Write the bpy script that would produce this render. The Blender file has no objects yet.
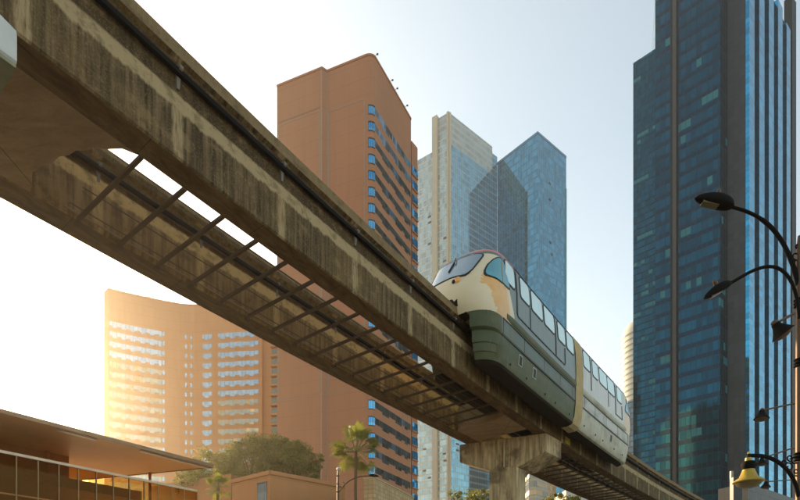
import bpy, bmesh, math, random
from mathutils import Vector, noise as mnoise
random.seed(7)
sc = bpy.context.scene
COL = sc.collection
# ------------------------------------------------------------------ camera model
F, HOR, CAMZ = 511.8, 613.4, 1.7          # focal length and horizon row of the photograph (800 px wide), eye height
def at(px, py, Y):                        # world point seen at a pixel at depth Y
    return Vector(((px-400)/F*Y, Y, CAMZ+(HOR-py)*Y/F))
def onz(px, py, z):                       # world point at height z above the eye
    Y = F*z/(HOR-py)
    return Vector(((px-400)/F*Y, Y, CAMZ+z))
# ------------------------------------------------------------------ the track's path
TH, RAD, S1 = math.radians(35.464), 295.2, 5.126
def W(s, u, z):
    t = max(s-S1, 0); m = min(s, S1); k = 1/RAD
    x = m*math.sin(TH)+(-math.cos(TH+k*t)+math.cos(TH))/k
    y = m*math.cos(TH)+(math.sin(TH+k*t)-math.sin(TH))/k
    h = TH+k*t
    return Vector((x+u*math.cos(h), y-u*math.sin(h), z+CAMZ))
# ------------------------------------------------------------------ mesh builder
class MB:
    def __init__(s): s.v=[]; s.f=[]; s.uv=[]; s.mi=[]
    def face(s, pts, uv=None, mi=0):
        b=len(s.v); s.v+= [Vector(p) for p in pts]; s.f.append(tuple(range(b,b+len(pts))))
        s.uv.append(uv if uv else [(p[0],p[2]) for p in pts]); s.mi.append(mi)
    def box(s, c, sx, sy, sz, rz=0, mi=0):     # c = centre of base
        ca,sa=math.cos(rz),math.sin(rz); P=[]
        for dz in (0,sz):
            for dx,dy in ((-sx/2,-sy/2),(sx/2,-sy/2),(sx/2,sy/2),(-sx/2,sy/2)):
                P.append(Vector((c[0]+dx*ca-dy*sa,c[1]+dx*sa+dy*ca,c[2]+dz)))
        s.prism8(P,mi)
    def prism8(s,P,mi=0):
        for idx in ((3,2,1,0),(4,5,6,7),(0,1,5,4),(1,2,6,5),(2,3,7,6),(3,0,4,7)):
            q=[P[i] for i in idx]
            a=(q[1]-q[0]).length; d=(q[3]-q[0]).length
            s.face(q,[(0,0),(a,0),(a,d),(0,d)],mi)
    def poly(s, pts, z0, z1, mi=0, mi_top=None):  # vertical prism over plan polygon (counter-clockwise), walls with uv in metres
        n=len(pts); d=0
        for i in range(n):
            a=Vector((pts[i][0],pts[i][1])); b=Vector((pts[(i+1)%n][0],pts[(i+1)%n][1])); L=(b-a).length
            s.face([(a.x,a.y,z0),(b.x,b.y,z0),(b.x,b.y,z1),(a.x,a.y,z1)],[(d,z0),(d+L,z0),(d+L,z1),(d,z1)],mi); d+=L
        mt = mi if mi_top is None else mi_top
        s.face([(p[0],p[1],z1) for p in pts],[(p[0],p[1]) for p in pts],mt)
        s.face([(p[0],p[1],z0) for p in reversed(pts)],[(p[0],p[1]) for p in reversed(pts)],mt)
    def grid(s, rows, uvf=None, close_u=False, mi=0, mif=None):
        for i in range(len(rows)-1):
            n=len(rows[i]); m=n if close_u else n-1
            for j in range(m):
                k=(j+1)%n
                q=[rows[i][j],rows[i][k],rows[i+1][k],rows[i+1][j]]
                uv=[uvf(i,j),uvf(i,j+1),uvf(i+1,j+1),uvf(i+1,j)] if uvf else None
                s.face(q,uv,mif(i,j) if mif else mi)
    def tube(s, path, r, n=8, mi=0, cap=True):
        path=[Vector(p) for p in path]; rr=r if isinstance(r,(list,tuple)) else [r]*len(path); rows=[]
        up=None
        for i,p in enumerate(path):
            t=(path[min(i+1,len(path)-1)]-path[max(i-1,0)]).normalized()
            if up is None: up=Vector((0,0,1)) if abs(t.z)<.9 else Vector((1,0,0))
            a=t.cross(up).normalized(); b=a.cross(t).normalized(); up=b
            rows.append([p+a*rr[i]*math.cos(2*math.pi*j/n)+b*rr[i]*math.sin(2*math.pi*j/n) for j in range(n)])
        s.grid(rows,close_u=True,mi=mi)
        if cap: s.face(rows[0],None,mi); s.face(list(reversed(rows[-1])),None,mi)
    def lathe(s, c, prof, n=20, axis=Vector((0,0,1)), mi=0):   # prof: (radius, height along axis)
        axis=axis.normalized(); a=axis.orthogonal().normalized(); b=axis.cross(a); rows=[]
        for r,h in prof: rows.append([Vector(c)+axis*h+(a*math.cos(2*math.pi*j/n)+b*math.sin(2*math.pi*j/n))*max(r,1e-4) for j in range(n)])
        s.grid(rows,close_u=True,mi=mi)
    def build(s, name, mats, parent=None, loc=None, smooth=None, weld=True, props=None, recalc=True, bevel=0):
        me=bpy.data.meshes.new(name)
        org=Vector(loc) if loc is not None else Vector((0,0,0))
        if parent is not None: org=worldloc(parent)
        me.from_pydata([v-org for v in s.v],[],s.f)
        ul=me.uv_layers.new(name='UVMap'); k=0
        for uv in s.uv:
            for c in uv: ul.data[k].uv=c; k+=1
        me.polygons.foreach_set('material_index',s.mi)
        for m in (mats if isinstance(mats,(list,tuple)) else [mats]): me.materials.append(m)
        if weld:
            bm=bmesh.new(); bm.from_mesh(me); bmesh.ops.remove_doubles(bm,verts=bm.verts,dist=1e-4)
            if recalc: bmesh.ops.recalc_face_normals(bm,faces=bm.faces)
            bm.to_mesh(me); bm.free()
        o=bpy.data.objects.new(name,me); COL.objects.link(o)
        if parent is not None: o.parent=parent
        else: o.location=org
        if smooth is not None:
            me.polygons.foreach_set('use_smooth',[True]*len(me.polygons))
            me.set_sharp_from_angle(angle=math.radians(smooth))
        if bevel:
            b=o.modifiers.new('edge','BEVEL'); b.width=bevel; b.segments=2; b.limit_method='ANGLE'
        if props:
            for a,b in props.items(): o[a]=b
        return o
def worldloc(o):
    v=Vector((0,0,0))
    while o is not None: v+=o.location; o=o.parent
    return v
def tag(o,label=None,cat=None,group=None,kind=None):
    if label: o['label']=label
    if cat: o['category']=cat
    if group: o['group']=group
    if kind: o['kind']=kind
    return o
def thing(name,loc,label,cat,group=None):
    o=bpy.data.objects.new(name,None); o.empty_display_size=.2; COL.objects.link(o); o.location=loc
    return tag(o,label,cat,group)
def copy_tree(o,parent=None):
    c=o.copy(); COL.objects.link(c)
    if parent is not None: c.parent=parent
    for ch in [x for x in bpy.data.objects if x.parent==o]: copy_tree(ch,c)
    return c
# ------------------------------------------------------------------ material helpers
class NT:
    def __init__(s,name):
        s.m=bpy.data.materials.new(name); s.m.use_nodes=True; s.t=s.m.node_tree; s.t.nodes.clear()
        s.out=s.t.nodes.new('ShaderNodeOutputMaterial')
    def n(s,typ,**kw):
        x=s.t.nodes.new(typ)
        for k,v in kw.items(): setattr(x,k,v)
        return x
    def put(s,sock,v):
        if isinstance(v,bpy.types.NodeSocket): s.t.links.new(v,sock)
        elif v is not None:
            if isinstance(v,(tuple,list)) and len(v)==3 and sock.type=='RGBA': v=(*v,1)
            sock.default_value=v
    def uv(s): return s.n('ShaderNodeTexCoord').outputs['UV']
    def obj(s): return s.n('ShaderNodeTexCoord').outputs['Object']
    def sep(s,v):
        x=s.n('ShaderNodeSeparateXYZ'); s.put(x.inputs[0],v); return x.outputs[0],x.outputs[1],x.outputs[2]
    def comb(s,a,b,c=0.0):
        x=s.n('ShaderNodeCombineXYZ'); s.put(x.inputs[0],a); s.put(x.inputs[1],b); s.put(x.inputs[2],c); return x.outputs[0]
    def ma(s,op,a,b=None,c=None,clamp=False):
        x=s.n('ShaderNodeMath',operation=op,use_clamp=clamp); s.put(x.inputs[0],a)
        if b is not None: s.put(x.inputs[1],b)
        if c is not None: s.put(x.inputs[2],c)
        return x.outputs[0]
    def mul(s,v,k):
        x=s.n('ShaderNodeVectorMath',operation='MULTIPLY'); s.put(x.inputs[0],v); x.inputs[1].default_value=k; return x.outputs[0]
    def noise(s,vec,scale=1.0,detail=3.0,rough=.55,dist=0.0,col=False):
        x=s.n('ShaderNodeTexNoise'); s.put(x.inputs['Vector'],vec); x.inputs['Scale'].default_value=scale
        x.inputs['Detail'].default_value=detail; x.inputs['Roughness'].default_value=rough; x.inputs['Distortion'].default_value=dist
        return x.outputs['Color'] if col else x.outputs['Fac']
    def rnd(s,vec,col=False):
        x=s.n('ShaderNodeTexWhiteNoise'); s.put(x.inputs['Vector'],vec); return x.outputs['Color' if col else 'Value']
    def step(s,v,a,b):      # 0 below a, 1 above b
        x=s.n('ShaderNodeMapRange',clamp=True); s.put(x.inputs[0],v); x.inputs[1].default_value=a; x.inputs[2].default_value=b; return x.outputs[0]
    def mix(s,f,a,b,mode='MIX'):
        x=s.n('ShaderNodeMix',data_type='RGBA',blend_type=mode,clamp_factor=True)
        s.put(x.inputs[0],f); s.put(x.inputs[6],a); s.put(x.inputs[7],b); return x.outputs[2]
    def bump(s,h,strength=.3,dist=.02,nrm=None):
        x=s.n('ShaderNodeBump'); x.inputs['Strength'].default_value=strength; x.inputs['Distance'].default_value=dist
        s.put(x.inputs['Height'],h)
        if nrm is not None: s.put(x.inputs['Normal'],nrm)
        return x.outputs[0]
    def end(s,col,rough=.6,metal=0.0,nrm=None,**kw):
        b=s.n('ShaderNodeBsdfPrincipled'); s.put(b.inputs['Base Color'],col); s.put(b.inputs['Roughness'],rough); s.put(b.inputs['Metallic'],metal)
        if nrm is not None: s.put(b.inputs['Normal'],nrm)
        for k,v in kw.items(): s.put(b.inputs[k.replace('_',' ')],v)
        s.t.links.new(b.outputs[0],s.out.inputs[0]); return s.m
    def tilt(s,cell,amt):   # each pane leans a little its own way
        g=s.n('ShaderNodeNewGeometry').outputs['Normal']
        r=s.rnd(cell,True); a=s.n('ShaderNodeVectorMath',operation='SUBTRACT'); s.put(a.inputs[0],r); a.inputs[1].default_value=(.5,.5,.5)
        m=s.mul(a.outputs[0],(amt,amt,amt)); d=s.n('ShaderNodeVectorMath',operation='ADD'); s.put(d.inputs[0],g); s.put(d.inputs[1],m)
        e=s.n('ShaderNodeVectorMath',operation='NORMALIZE'); s.put(e.inputs[0],d.outputs[0]); return e.outputs[0]
def plain(name,col,rough=.6,metal=0.0,var=.25,scale=3.0,bump=.15):
    t=NT(name); o=t.obj(); n=t.noise(o,scale,5); 
    d=tuple(c*(1-var) for c in col); l=tuple(min(1,c*(1+var)) for c in col)
    n2=t.noise(o,scale*9,4)
    return t.end(t.mix(n,d,l),rough,metal,t.bump(n2,bump,.01),Specular_IOR_Level=.08 if rough>.74 else .4)
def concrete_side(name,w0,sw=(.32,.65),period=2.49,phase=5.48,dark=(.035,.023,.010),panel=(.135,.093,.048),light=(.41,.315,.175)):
    t=NT(name); uv=t.uv(); u,v,_=t.sep(uv)
    streak=t.noise(t.comb(t.ma('MULTIPLY',u,7.0),t.ma('MULTIPLY',v,.35)),1.0,6,.65)
    fine=t.noise(t.comb(t.ma('MULTIPLY',u,30.0),t.ma('MULTIPLY',v,3.0)),1.0,4,.6)
    big=t.noise(uv,.7,4)
    s2=t.noise(t.comb(t.ma('MULTIPLY',u,17.0),t.ma('MULTIPLY',v,.6)),1.0,5,.6)
    col=t.mix(t.step(streak,.38,.60),dark,panel)
    col=t.mix(t.ma('MULTIPLY',t.step(s2,.50,.68),sw[0]),col,(.26,.19,.10)); col=t.mix(t.ma('MULTIPLY',t.step(s2,.50,.34),sw[1]),col,(.02,.013,.006))
    col=t.mix(t.ma('MULTIPLY',t.step(big,.45,.75),.6),col,t.mix(fine,(.13,.085,.03),(.24,.16,.065)))
    # pale band with a ragged lower edge that the rain keeps clean
    wob=t.ma('MULTIPLY',t.ma('SUBTRACT',t.noise(t.comb(t.ma('MULTIPLY',u,3.1),0.0),1.0,9,.72),.5),.42)
    vv=t.ma('ADD',v,wob)
    lo=t.step(vv,9.57,9.63); hi=t.ma('SUBTRACT',1.0,t.step(t.ma('ADD',v,t.ma('MULTIPLY',wob,.35)),9.86,9.91))
    band=t.ma('MULTIPLY',lo,hi)
    # wash marks below every bracket
    ph=t.ma('FRACT',t.ma('DIVIDE',t.ma('ADD',t.ma('SUBTRACT',u,phase),period*10.5),period))
    ww=t.ma('ADD',t.ma('ABSOLUTE',t.ma('SUBTRACT',ph,.5)),t.ma('MULTIPLY',t.ma('SUBTRACT',t.noise(t.comb(t.ma('MULTIPLY',u,2.0),t.ma('MULTIPLY',v,2.5)),1.0,4),.5),.05))
    drip=t.ma('MULTIPLY',t.ma('SUBTRACT',1.0,t.step(ww,.03,.055)),t.ma('SUBTRACT',1.0,t.step(v,9.9,10.05)))
    drip=t.ma('MULTIPLY',drip,t.step(fine,.25,.55))
    m=t.ma('MAXIMUM',band,t.ma('MULTIPLY',drip,.85))
    lc=t.mix(fine,tuple(c*.75 for c in light),light)
    col=t.mix(m,col,lc)
    top=t.step(v,10.58,10.62)
    col=t.mix(top,col,t.mix(fine,(.13,.09,.045),(.27,.195,.105)))
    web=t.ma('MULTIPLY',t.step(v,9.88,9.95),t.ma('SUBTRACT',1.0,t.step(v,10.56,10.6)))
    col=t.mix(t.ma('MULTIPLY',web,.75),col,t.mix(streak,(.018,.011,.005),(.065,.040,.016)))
    jn=t.ma('FRACT',t.ma('DIVIDE',u,1.245)); jl=t.ma('MULTIPLY',t.ma('LESS_THAN',jn,.008),.22)
    col=t.mix(jl,col,(.03,.022,.012))
    sp=t.noise(uv,26.0,5,.75); pt=t.noise(uv,2.6,6,.7)
    col=t.mix(t.ma('MULTIPLY',t.step(sp,.50,.72),.45),col,(.34,.26,.15)); col=t.mix(t.ma('MULTIPLY',t.step(pt,.52,.64),.5),col,(.055,.04,.02)); col=t.mix(t.ma('MULTIPLY',t.step(pt,.46,.36),.35),col,(.30,.215,.11))
    h=t.ma('ADD',t.ma('ADD',t.ma('MULTIPLY',fine,.5),sp),streak)
    return t.end(col,.85,0,t.bump(h,.5,.02),Specular_IOR_Level=.15)
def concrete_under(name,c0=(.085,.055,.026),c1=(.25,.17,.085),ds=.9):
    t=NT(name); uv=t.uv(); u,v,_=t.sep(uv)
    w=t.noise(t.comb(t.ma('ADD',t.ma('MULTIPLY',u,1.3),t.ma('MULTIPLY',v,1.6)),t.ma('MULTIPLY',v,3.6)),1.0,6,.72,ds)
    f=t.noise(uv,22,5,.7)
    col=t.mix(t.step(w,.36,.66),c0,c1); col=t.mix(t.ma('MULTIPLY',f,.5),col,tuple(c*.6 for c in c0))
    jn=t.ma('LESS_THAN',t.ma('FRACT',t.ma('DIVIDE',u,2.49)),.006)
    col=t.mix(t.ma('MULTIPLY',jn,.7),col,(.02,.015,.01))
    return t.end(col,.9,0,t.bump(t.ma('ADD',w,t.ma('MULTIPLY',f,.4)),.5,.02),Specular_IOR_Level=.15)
def curtain(name,glass,w,h,spand=.28,spcol=None,mull=.06,mcol=(.03,.04,.05),rough=.06,tilt=.012,metal=.85,bright=None,bright_p=.0,varc=.25,
            band=0,bandcol=None,spmetal=None):
    t=NT(name); uv=t.uv(); u,v,_=t.sep(uv)
    a=t.ma('DIVIDE',u,w); b=t.ma('DIVIDE',v,h); cu=t.ma('FLOOR',a); cv=t.ma('FLOOR',b); fu=t.ma('FRACT',a); fv=t.ma('FRACT',b)
    cell=t.comb(cu,cv,0.0); r=t.rnd(cell)
    g0=tuple(c*(1-varc) for c in glass); g1=tuple(min(1,c*(1+varc)) for c in glass)
    col=t.mix(r,g0,g1)
    big=t.noise(t.mul(uv,(.02,.02,1)),1.0,3); col=t.mix(big,t.mix(.35,col,(0,0,0)),col)
    met=metal; rg=rough
    if bright is not None:
        run=t.noise(t.comb(t.ma('MULTIPLY',cu,.16),t.ma('MULTIPLY',cv,.9)),1.0,1)
        on=t.ma('MULTIPLY',t.ma('GREATER_THAN',run,bright_p),t.ma('GREATER_THAN',t.rnd(t.comb(cv,cu,3.0)),.25))
        on=t.ma('MULTIPLY',on,t.ma('GREATER_THAN',fv,.45))
        col=t.mix(on,col,bright); met=t.ma('SUBTRACT',metal,t.ma('MULTIPLY',on,metal*.9)); rg=t.ma('ADD',rough,t.ma('MULTIPLY',on,.3))
    if band:
        bm=t.ma('LESS_THAN',t.ma('FRACT',t.ma('DIVIDE',cv,float(band))),.99/band)
        col=t.mix(t.ma('MULTIPLY',bm,.8),col,bandcol)
    sp=t.ma('LESS_THAN',fv,spand)
    col=t.mix(sp,col,spcol if spcol else tuple(c*.45 for c in glass))
    if spmetal is not None: met=t.mix(sp,(met if isinstance(met,float) else met),spmetal) if False else t.ma('ADD',t.ma('MULTIPLY',t.ma('SUBTRACT',1.0,sp),met),t.ma('MULTIPLY',sp,spmetal))
    mu=t.ma('MAXIMUM',t.ma('LESS_THAN',fu,mull/w),t.ma('LESS_THAN',fv,mull/h))
    col=t.mix(mu,col,mcol)
    met=t.ma('MULTIPLY',met,t.ma('SUBTRACT',1.0,t.ma('MULTIPLY',mu,.7)))
    rg=t.ma('ADD',rg,t.ma('MULTIPLY',mu,.4))
    return t.end(col,rg,met,t.tilt(cell,tilt))
M={}
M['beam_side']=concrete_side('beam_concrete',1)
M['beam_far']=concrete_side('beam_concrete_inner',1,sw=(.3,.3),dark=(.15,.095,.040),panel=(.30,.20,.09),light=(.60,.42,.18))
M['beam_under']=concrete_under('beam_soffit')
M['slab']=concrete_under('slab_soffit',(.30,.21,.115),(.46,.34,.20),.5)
def pier_mat():
    t=NT('pier_concrete'); o=t.obj(); x,y,z=t.sep(o)
    st=t.noise(t.comb(t.ma('MULTIPLY',x,5.0),t.ma('MULTIPLY',y,5.0),t.ma('MULTIPLY',z,.5)),1.0,6,.7)
    big=t.noise(o,.9,4,.6); f=t.noise(o,18,4)
    col=t.mix(t.step(st,.35,.62),(.17,.12,.06),(.60,.46,.26)); col=t.mix(t.ma('MULTIPLY',t.step(big,.5,.62),.75),col,(.075,.05,.022))
    col=t.mix(t.ma('MULTIPLY',f,.35),col,(.2,.15,.08))
    pan=t.ma('LESS_THAN',t.ma('FRACT',t.ma('DIVIDE',t.ma('ADD',x,t.ma('MULTIPLY',y,.25)),.62)),.02)
    col=t.mix(t.ma('MULTIPLY',pan,.55),col,(.06,.04,.02))
    return t.end(col,.85,0,t.bump(t.ma('ADD',st,f),.4,.02))
M['pier']=pier_mat()
M['steel_dark']=plain('dark_steel',(.075,.048,.024),.7,.1)
M['rail_black']=plain('black_conductor',(.006,.006,.006),.75,0,bump=.02)
M['rail_light']=plain('pale_rail_cap',(.26,.19,.10),.6,.1,bump=.05)
M['insulator']=plain('grey_bracket',(.16,.14,.11),.6,.1)
M['white_box']=plain('pale_grey_sheet',(.52,.54,.53),.7,0,.25,2.5)
M['green_under']=plain('dull_green_sheet',(.22,.24,.15),.6)
M['rust']=plain('rusty_hook',(.12,.08,.04),.8)
# ------------------------------------------------------------------ guideway beams
def sweep(mb,prof,s0,s1,ds,mif):
    n=int((s1-s0)/ds)+1; ss=[s0+(s1-s0)*i/(n-1) for i in range(n)]
    cl=prof+[prof[0]]
    for i in range(n-1):
        for j in range(len(prof)):
            (ua,za),(ub,zb)=cl[j],cl[j+1]; sa,sb=ss[i],ss[i+1]
            flat=abs(za-zb)<abs(ua-ub)*.6
            f=(lambda s,u,z:(s,u)) if flat else (lambda s,u,z:(s,z))
            mb.face([W(sa,ua,za),W(sb,ua,za),W(sb,ub,zb),W(sa,ub,zb)],[f(sa,ua,za),f(sb,ua,za),f(sb,ub,zb),f(sa,ub,zb)],mif(j,flat,za))
    mb.face([W(s0,u,z) for u,z in prof],[(u,z) for u,z in prof],0); mb.face([W(s1,u,z) for u,z in reversed(prof)],[(u,z) for u,z in reversed(prof)],0)
def make_beam(c,hb,mat,label,drop=0.0):
    R=[(hb-.035,8.686),(hb,8.72),(hb,9.90),(hb-.03,9.925),(hb-.03,10.36),(hb-.07,10.38),(hb-.07,10.57),(hb+.015,10.62),(hb+.015,10.87),(hb-.02,10.905)]
    R=[(u,z-drop if z>9.95 else z) for u,z in R]
    prof=[(c+u,z) for u,z in R]+[(c-u,z) for u,z in reversed(R)]
    org=W(8,c,8.686)
    t=thing('guideway_beam',org,label,'beam','twin beams of the monorail track')
    mb=MB(); sweep(mb,prof,-9,76,.6,lambda j,flat,z:1 if flat and z<8.8 else 0)
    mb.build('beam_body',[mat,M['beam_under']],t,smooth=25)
    for sg in (1,-1):
        q=[(c+sg*(hb+.015),10.22-drop),(c+sg*(hb+.10),10.22-drop),(c+sg*(hb+.10),10.315-drop),(c+sg*(hb+.015),10.315-drop)]
        m=MB(); sweep(m,q,-9,76,.8,lambda *a:0); m.build('conductor_rail',M['rail_black'],t)
        q=[(c+sg*(hb+.02),10.318-drop),(c+sg*(hb+.085),10.318-drop),(c+sg*(hb+.06),10.35-drop),(c+sg*(hb+.02),10.35-drop)]
        m=MB(); sweep(m,q,-9,76,.8,lambda *a:0); m.build('rail_cap',M['rail_light'],t)
        k=-2
        while True:
            s=5.48+2.49*k; k+=1
            if s>60: break
            if sg<0 and s>30: break
            m=MB(); u0=c+sg*(hb-.03); u1=c+sg*(hb+.13)
            P=[W(s-.03,u0,10.20),W(s+.03,u0,10.20),W(s+.03,u1,10.31),W(s-.03,u1,10.31),W(s-.045,u0,10.42),W(s+.045,u0,10.42),W(s+.045,u1,10.37),W(s-.045,u1,10.37)]
            m.prism8(P)
            P=[W(s-.025,u0,9.99),W(s+.025,u0,9.99),W(s+.025,u0+sg*.045,9.99),W(s-.025,u0+sg*.045,9.99),W(s-.04,u0,10.2),W(s+.04,u0,10.2),W(s+.04,u0+sg*.06,10.2),W(s-.04,u0+sg*.06,10.2)]
            m.prism8(P)
            for v_ in m.v: v_.z-=drop
            m.build('rail_bracket',M['insulator'],t)
    return t
CN,CF=-9.405,-12.69
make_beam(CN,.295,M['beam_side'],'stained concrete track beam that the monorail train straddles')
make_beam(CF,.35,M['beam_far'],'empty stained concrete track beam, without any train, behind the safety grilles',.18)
# ------------------------------------------------------------------ diaphragm slabs
def slab(name,edge,side,s_other,label,z0=8.70,z1=9.75):
    pts=[W(s,u,0) for s,u in edge]+[W(s_other,edge[-1][1],0),W(s_other,edge[0][1],0)]
    pts=[(p.x,p.y) for p in pts]
    a=sum(pts[i][0]*pts[(i+1)%len(pts)][1]-pts[(i+1)%len(pts)][0]*pts[i][1] for i in range(len(pts)))
    if a<0: pts.reverse()
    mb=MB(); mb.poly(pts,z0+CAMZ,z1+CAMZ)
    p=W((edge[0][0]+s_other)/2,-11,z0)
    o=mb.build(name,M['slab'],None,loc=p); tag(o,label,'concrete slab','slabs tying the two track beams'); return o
E1=[(5.02,-9.69),(4.78,-9.8),(4.62,-10.05),(4.47,-10.2),(4.42,-10.38),(4.30,-10.55),(4.27,-10.75),(4.17,-10.95),(4.16,-11.2),(4.06,-11.45),(4.02,-11.75),(4.06,-11.95),(4.14,-12.15),(4.17,-12.345)]
slab('diaphragm_slab',E1,1,-8,'wide concrete slab with ragged edge between the beams at upper left')
E2=[(20.5,-9.69),(20.64,-10.12),(20.67,-11.05),(20.6,-11.97),(20.8,-12.345)]
slab('diaphragm_slab',E2,1,22.6,'short concrete slab between the beams just before the pier')
# ------------------------------------------------------------------ safety grilles under the gap
def grille(s0,n,label,hooks=True):
    t=thing('safety_grille',W(s0,-11,8.69),label,'grille','steel grilles below the gap between the beams')
    L=.873*(n-1)
    for i in range(n):
        s=s0+.873*i; m=MB(); r=.034
        ua,ub=-9.66,-12.37
        P=[W(s-r,ub,8.665),W(s+r,ub,8.665),W(s+r,ua,8.665),W(s-r,ua,8.665),W(s-r,ub,8.735),W(s+r,ub,8.735),W(s+r,ua,8.735),W(s-r,ua,8.735)]
        m.prism8(P); 
        P=[W(s-.05,-12.45,8.60),W(s+.05,-12.45,8.60),W(s+.05,-12.33,8.60),W(s-.05,-12.33,8.60),W(s-.05,-12.45,8.68),W(s+.05,-12.45,8.68),W(s+.05,-12.33,8.68),W(s-.05,-12.33,8.68)]
        m.prism8(P)
        m.build('cross_bar',M['steel_dark'],t)
    for fr in (-10.1,-10.75,-11.4,-12.05):
        m=MB(); k=int(L/1.5)+2
        m.tube([W(s0-.3+(L+.6)*j/(k-1),fr,8.75) for j in range(k)],.013,5); m.build('rod',M['steel_dark'],t)
    m=MB(); k=int(L/1.5)+2
    m.tube([W(s0-.3+(L+.6)*j/(k-1),-12.31,8.80) for j in range(k)],.022,6); m.build('rail_pipe',M['rail_light'],t)
    return t
grille(5.085,18,'steel bar grille spanning the gap between the beams before the pier')
grille(25.55,42,'dark steel bar grille spanning the gap between the beams beyond the pier')
# ------------------------------------------------------------------ pier
def make_pier():
    Z=8.67
    fl=W(22.3,-13.22,0); fr=W(23.5,-9.14,0); br=W(25.1,-9.03,0); bl=W(23.9,-13.11,0)
    d=(fr-fl); d.z=0
    cfl=W(22.55,-11.68,0); cfr=W(23.0,-10.44,0); 
    e=(br-fr); e.z=0; e.normalize()
    cbl=cfl+e*.95; cbr=cfr+e*.95
    base=(cfl+cbr)/2; base.z=0
    t=thing('pier',base,'weathered concrete pier with wide crosshead carrying both track beams','pier')
    m=MB()
    def z(p,zz): return Vector((p.x,p.y,zz+CAMZ))
    # crosshead: elevation polygon extruded front to back
    n=d.normalized(); L=d.length; c0=(cfl-fl).dot(n); c1=(cfr-fl).dot(n)
    el=[(0,8.62),(0,7.72),(c0-.12,7.18),(c1+.12,7.18),(L,7.78),(L,8.67)]
    el=[(x,zz) for x,zz in el]
    F_=[z(fl+n*x,zz) for x,zz in el]; B_=[z(bl+n*x,zz) for x,zz in el]
    m.face(F_,[(x,zz) for x,zz in el]); m.face(list(reversed(B_)),[(x,zz) for x,zz in reversed(el)])
    for i in range(len(el)):
        j=(i+1)%len(el); m.face([F_[j],F_[i],B_[i],B_[j]],[(0,0),(1,0),(1,1),(0,1)])
    m.build('crosshead',M['pier'],t,bevel=.03)
    m=MB(); f=.03; a=cfl+e*f; b=cfr+e*f
    m.poly([(q.x,q.y) for q in (a,b,cbr,cbl)],0,7.2+CAMZ); m.build('column',M['pier'],t,bevel=.04)
    m=MB(); p=fl+n*(c0+.75)-e*.05
    m.tube([Vector((p.x,p.y,0)),Vector((p.x,p.y,8.55+CAMZ))],.035,8); m.build('drain_pipe',plain('drain_pipe_paint',(.42,.36,.24),.6),t)
    m=MB()
    for k in (0.15,.85):
        q=fl+n*(L*k)+e*.8; m.box((q.x,q.y,8.60+CAMZ),.5,.5,.09,.6)
    m.build('bearing_pad',M['steel_dark'],t)
make_pier()
# yellow light on the beam side beyond the pier, painted as a thin plate
m=MB(); P=[W(25.75,-9.11,8.78),W(26.35,-9.11,8.78),W(26.35,-9.085,8.78),W(25.75,-9.085,8.78),W(25.75,-9.11,9.12),W(26.35,-9.11,9.12),W(26.35,-9.085,9.12),W(25.75,-9.085,9.12)]
m.prism8(P); o=m.build('yellow_light_patch',plain('yellow_light_patch_paint',(.42,.33,.04),.6),None,loc=W(26,-9.1,8.78)); tag(o,'painted patch of yellow light on the beam side just right of the pier','painted light patch')
# pale box at upper left
t=thing('equipment_box',W(2,-9,8.05),'pale grey box with dull green underside beside the beam, upper left corner','equipment box')
m=MB(); rows=[]
pf=[(-9.75,8.10),(-9.02,8.10),(-8.98,8.14),(-8.98,8.66),(-9.0,8.76),(-9.06,8.80),(-9.1,8.80),(-9.105,8.4),(-9.75,8.4)]
for s in (-1.5,0,1.2,1.9,2.35,2.6,2.8,2.86,2.87): 
    k=.16*max(0,(s-1.9)/.97)**2
    rows.append([W(s,u,zz-(k if zz>8.6 else 0)) for u,zz in pf])
m.grid(rows,close_u=True); m.face(rows[-1]); m.face(list(reversed(rows[0])))
m.build('housing',M['white_box'],t,smooth=30)
m=MB(); P=[W(-1.5,-9.74,8.04),W(2.86,-9.74,8.04),W(2.86,-8.99,8.04),W(-1.5,-8.99,8.04),W(-1.5,-9.74,8.095),W(2.86,-9.74,8.095),W(2.86,-8.99,8.095),W(-1.5,-8.99,8.095)]
m.prism8(P); m.build('base_plate',M['green_under'],t)
# ------------------------------------------------------------------ monorail train
def lerp(tab,z):
    if z<=tab[0][0]: return tab[0][1]
    for (a,va),(b,vb) in zip(tab,tab[1:]):
        if z<=b: return va+(vb-va)*(z-a)/(b-a)
    return tab[-1][1]
HW=[(10.64,1.49),(11.2,1.52),(12.0,1.50),(12.6,1.46),(12.95,1.42),(13.1,1.37),(13.22,1.24),(13.32,1.06),(13.42,.78),(13.48,.45),(13.5,.02)]
SF=[(10.64,.12),(11.0,.02),(11.4,.0),(12.0,.10),(12.5,.35),(13.0,.60),(13.12,.68),(13.22,.80),(13.32,1.02),(13.42,1.40),(13.48,1.9),(13.5,2.5)]
NL,NE=1.25,2.9
CL=8.45
def shell(q,z,off=0.0):       # q 0 = nose centre .. 90 = side begins, beyond: metres along the side; returns (l, v, z)
    hw=lerp(HW,z)+off; sf=lerp(SF,z)-off; nl=NL*(.75+.25*hw/1.5)
    sg=1 if q>=0 else -1; a=abs(q)
    if a<=90:
        c=math.cos(math.radians(a)); s_=math.sin(math.radians(a))
        v=hw*s_**(2/NE); l=sf+nl*(1-max(c,0)**(2/NE))
    else: v=hw; l=sf+nl+(a-90)
    return l,sg*v,z
def q_of_v(v,z):
    hw=lerp(HW,z); x=min(abs(v)/hw,1); return math.copysign(math.degrees(math.asin(min(1,x**(NE/2)))),v)
def q_of_l(l,z):
    hw=lerp(HW,z); nl=NL*(.75+.25*hw/1.5); sf=lerp(SF,z)
    if l>=sf+nl: return 90+l-sf-nl
    x=max(0,min(1,1-(l-sf)/nl)); return math.degrees(math.acos(min(1,x**(NE/2))))
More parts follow.
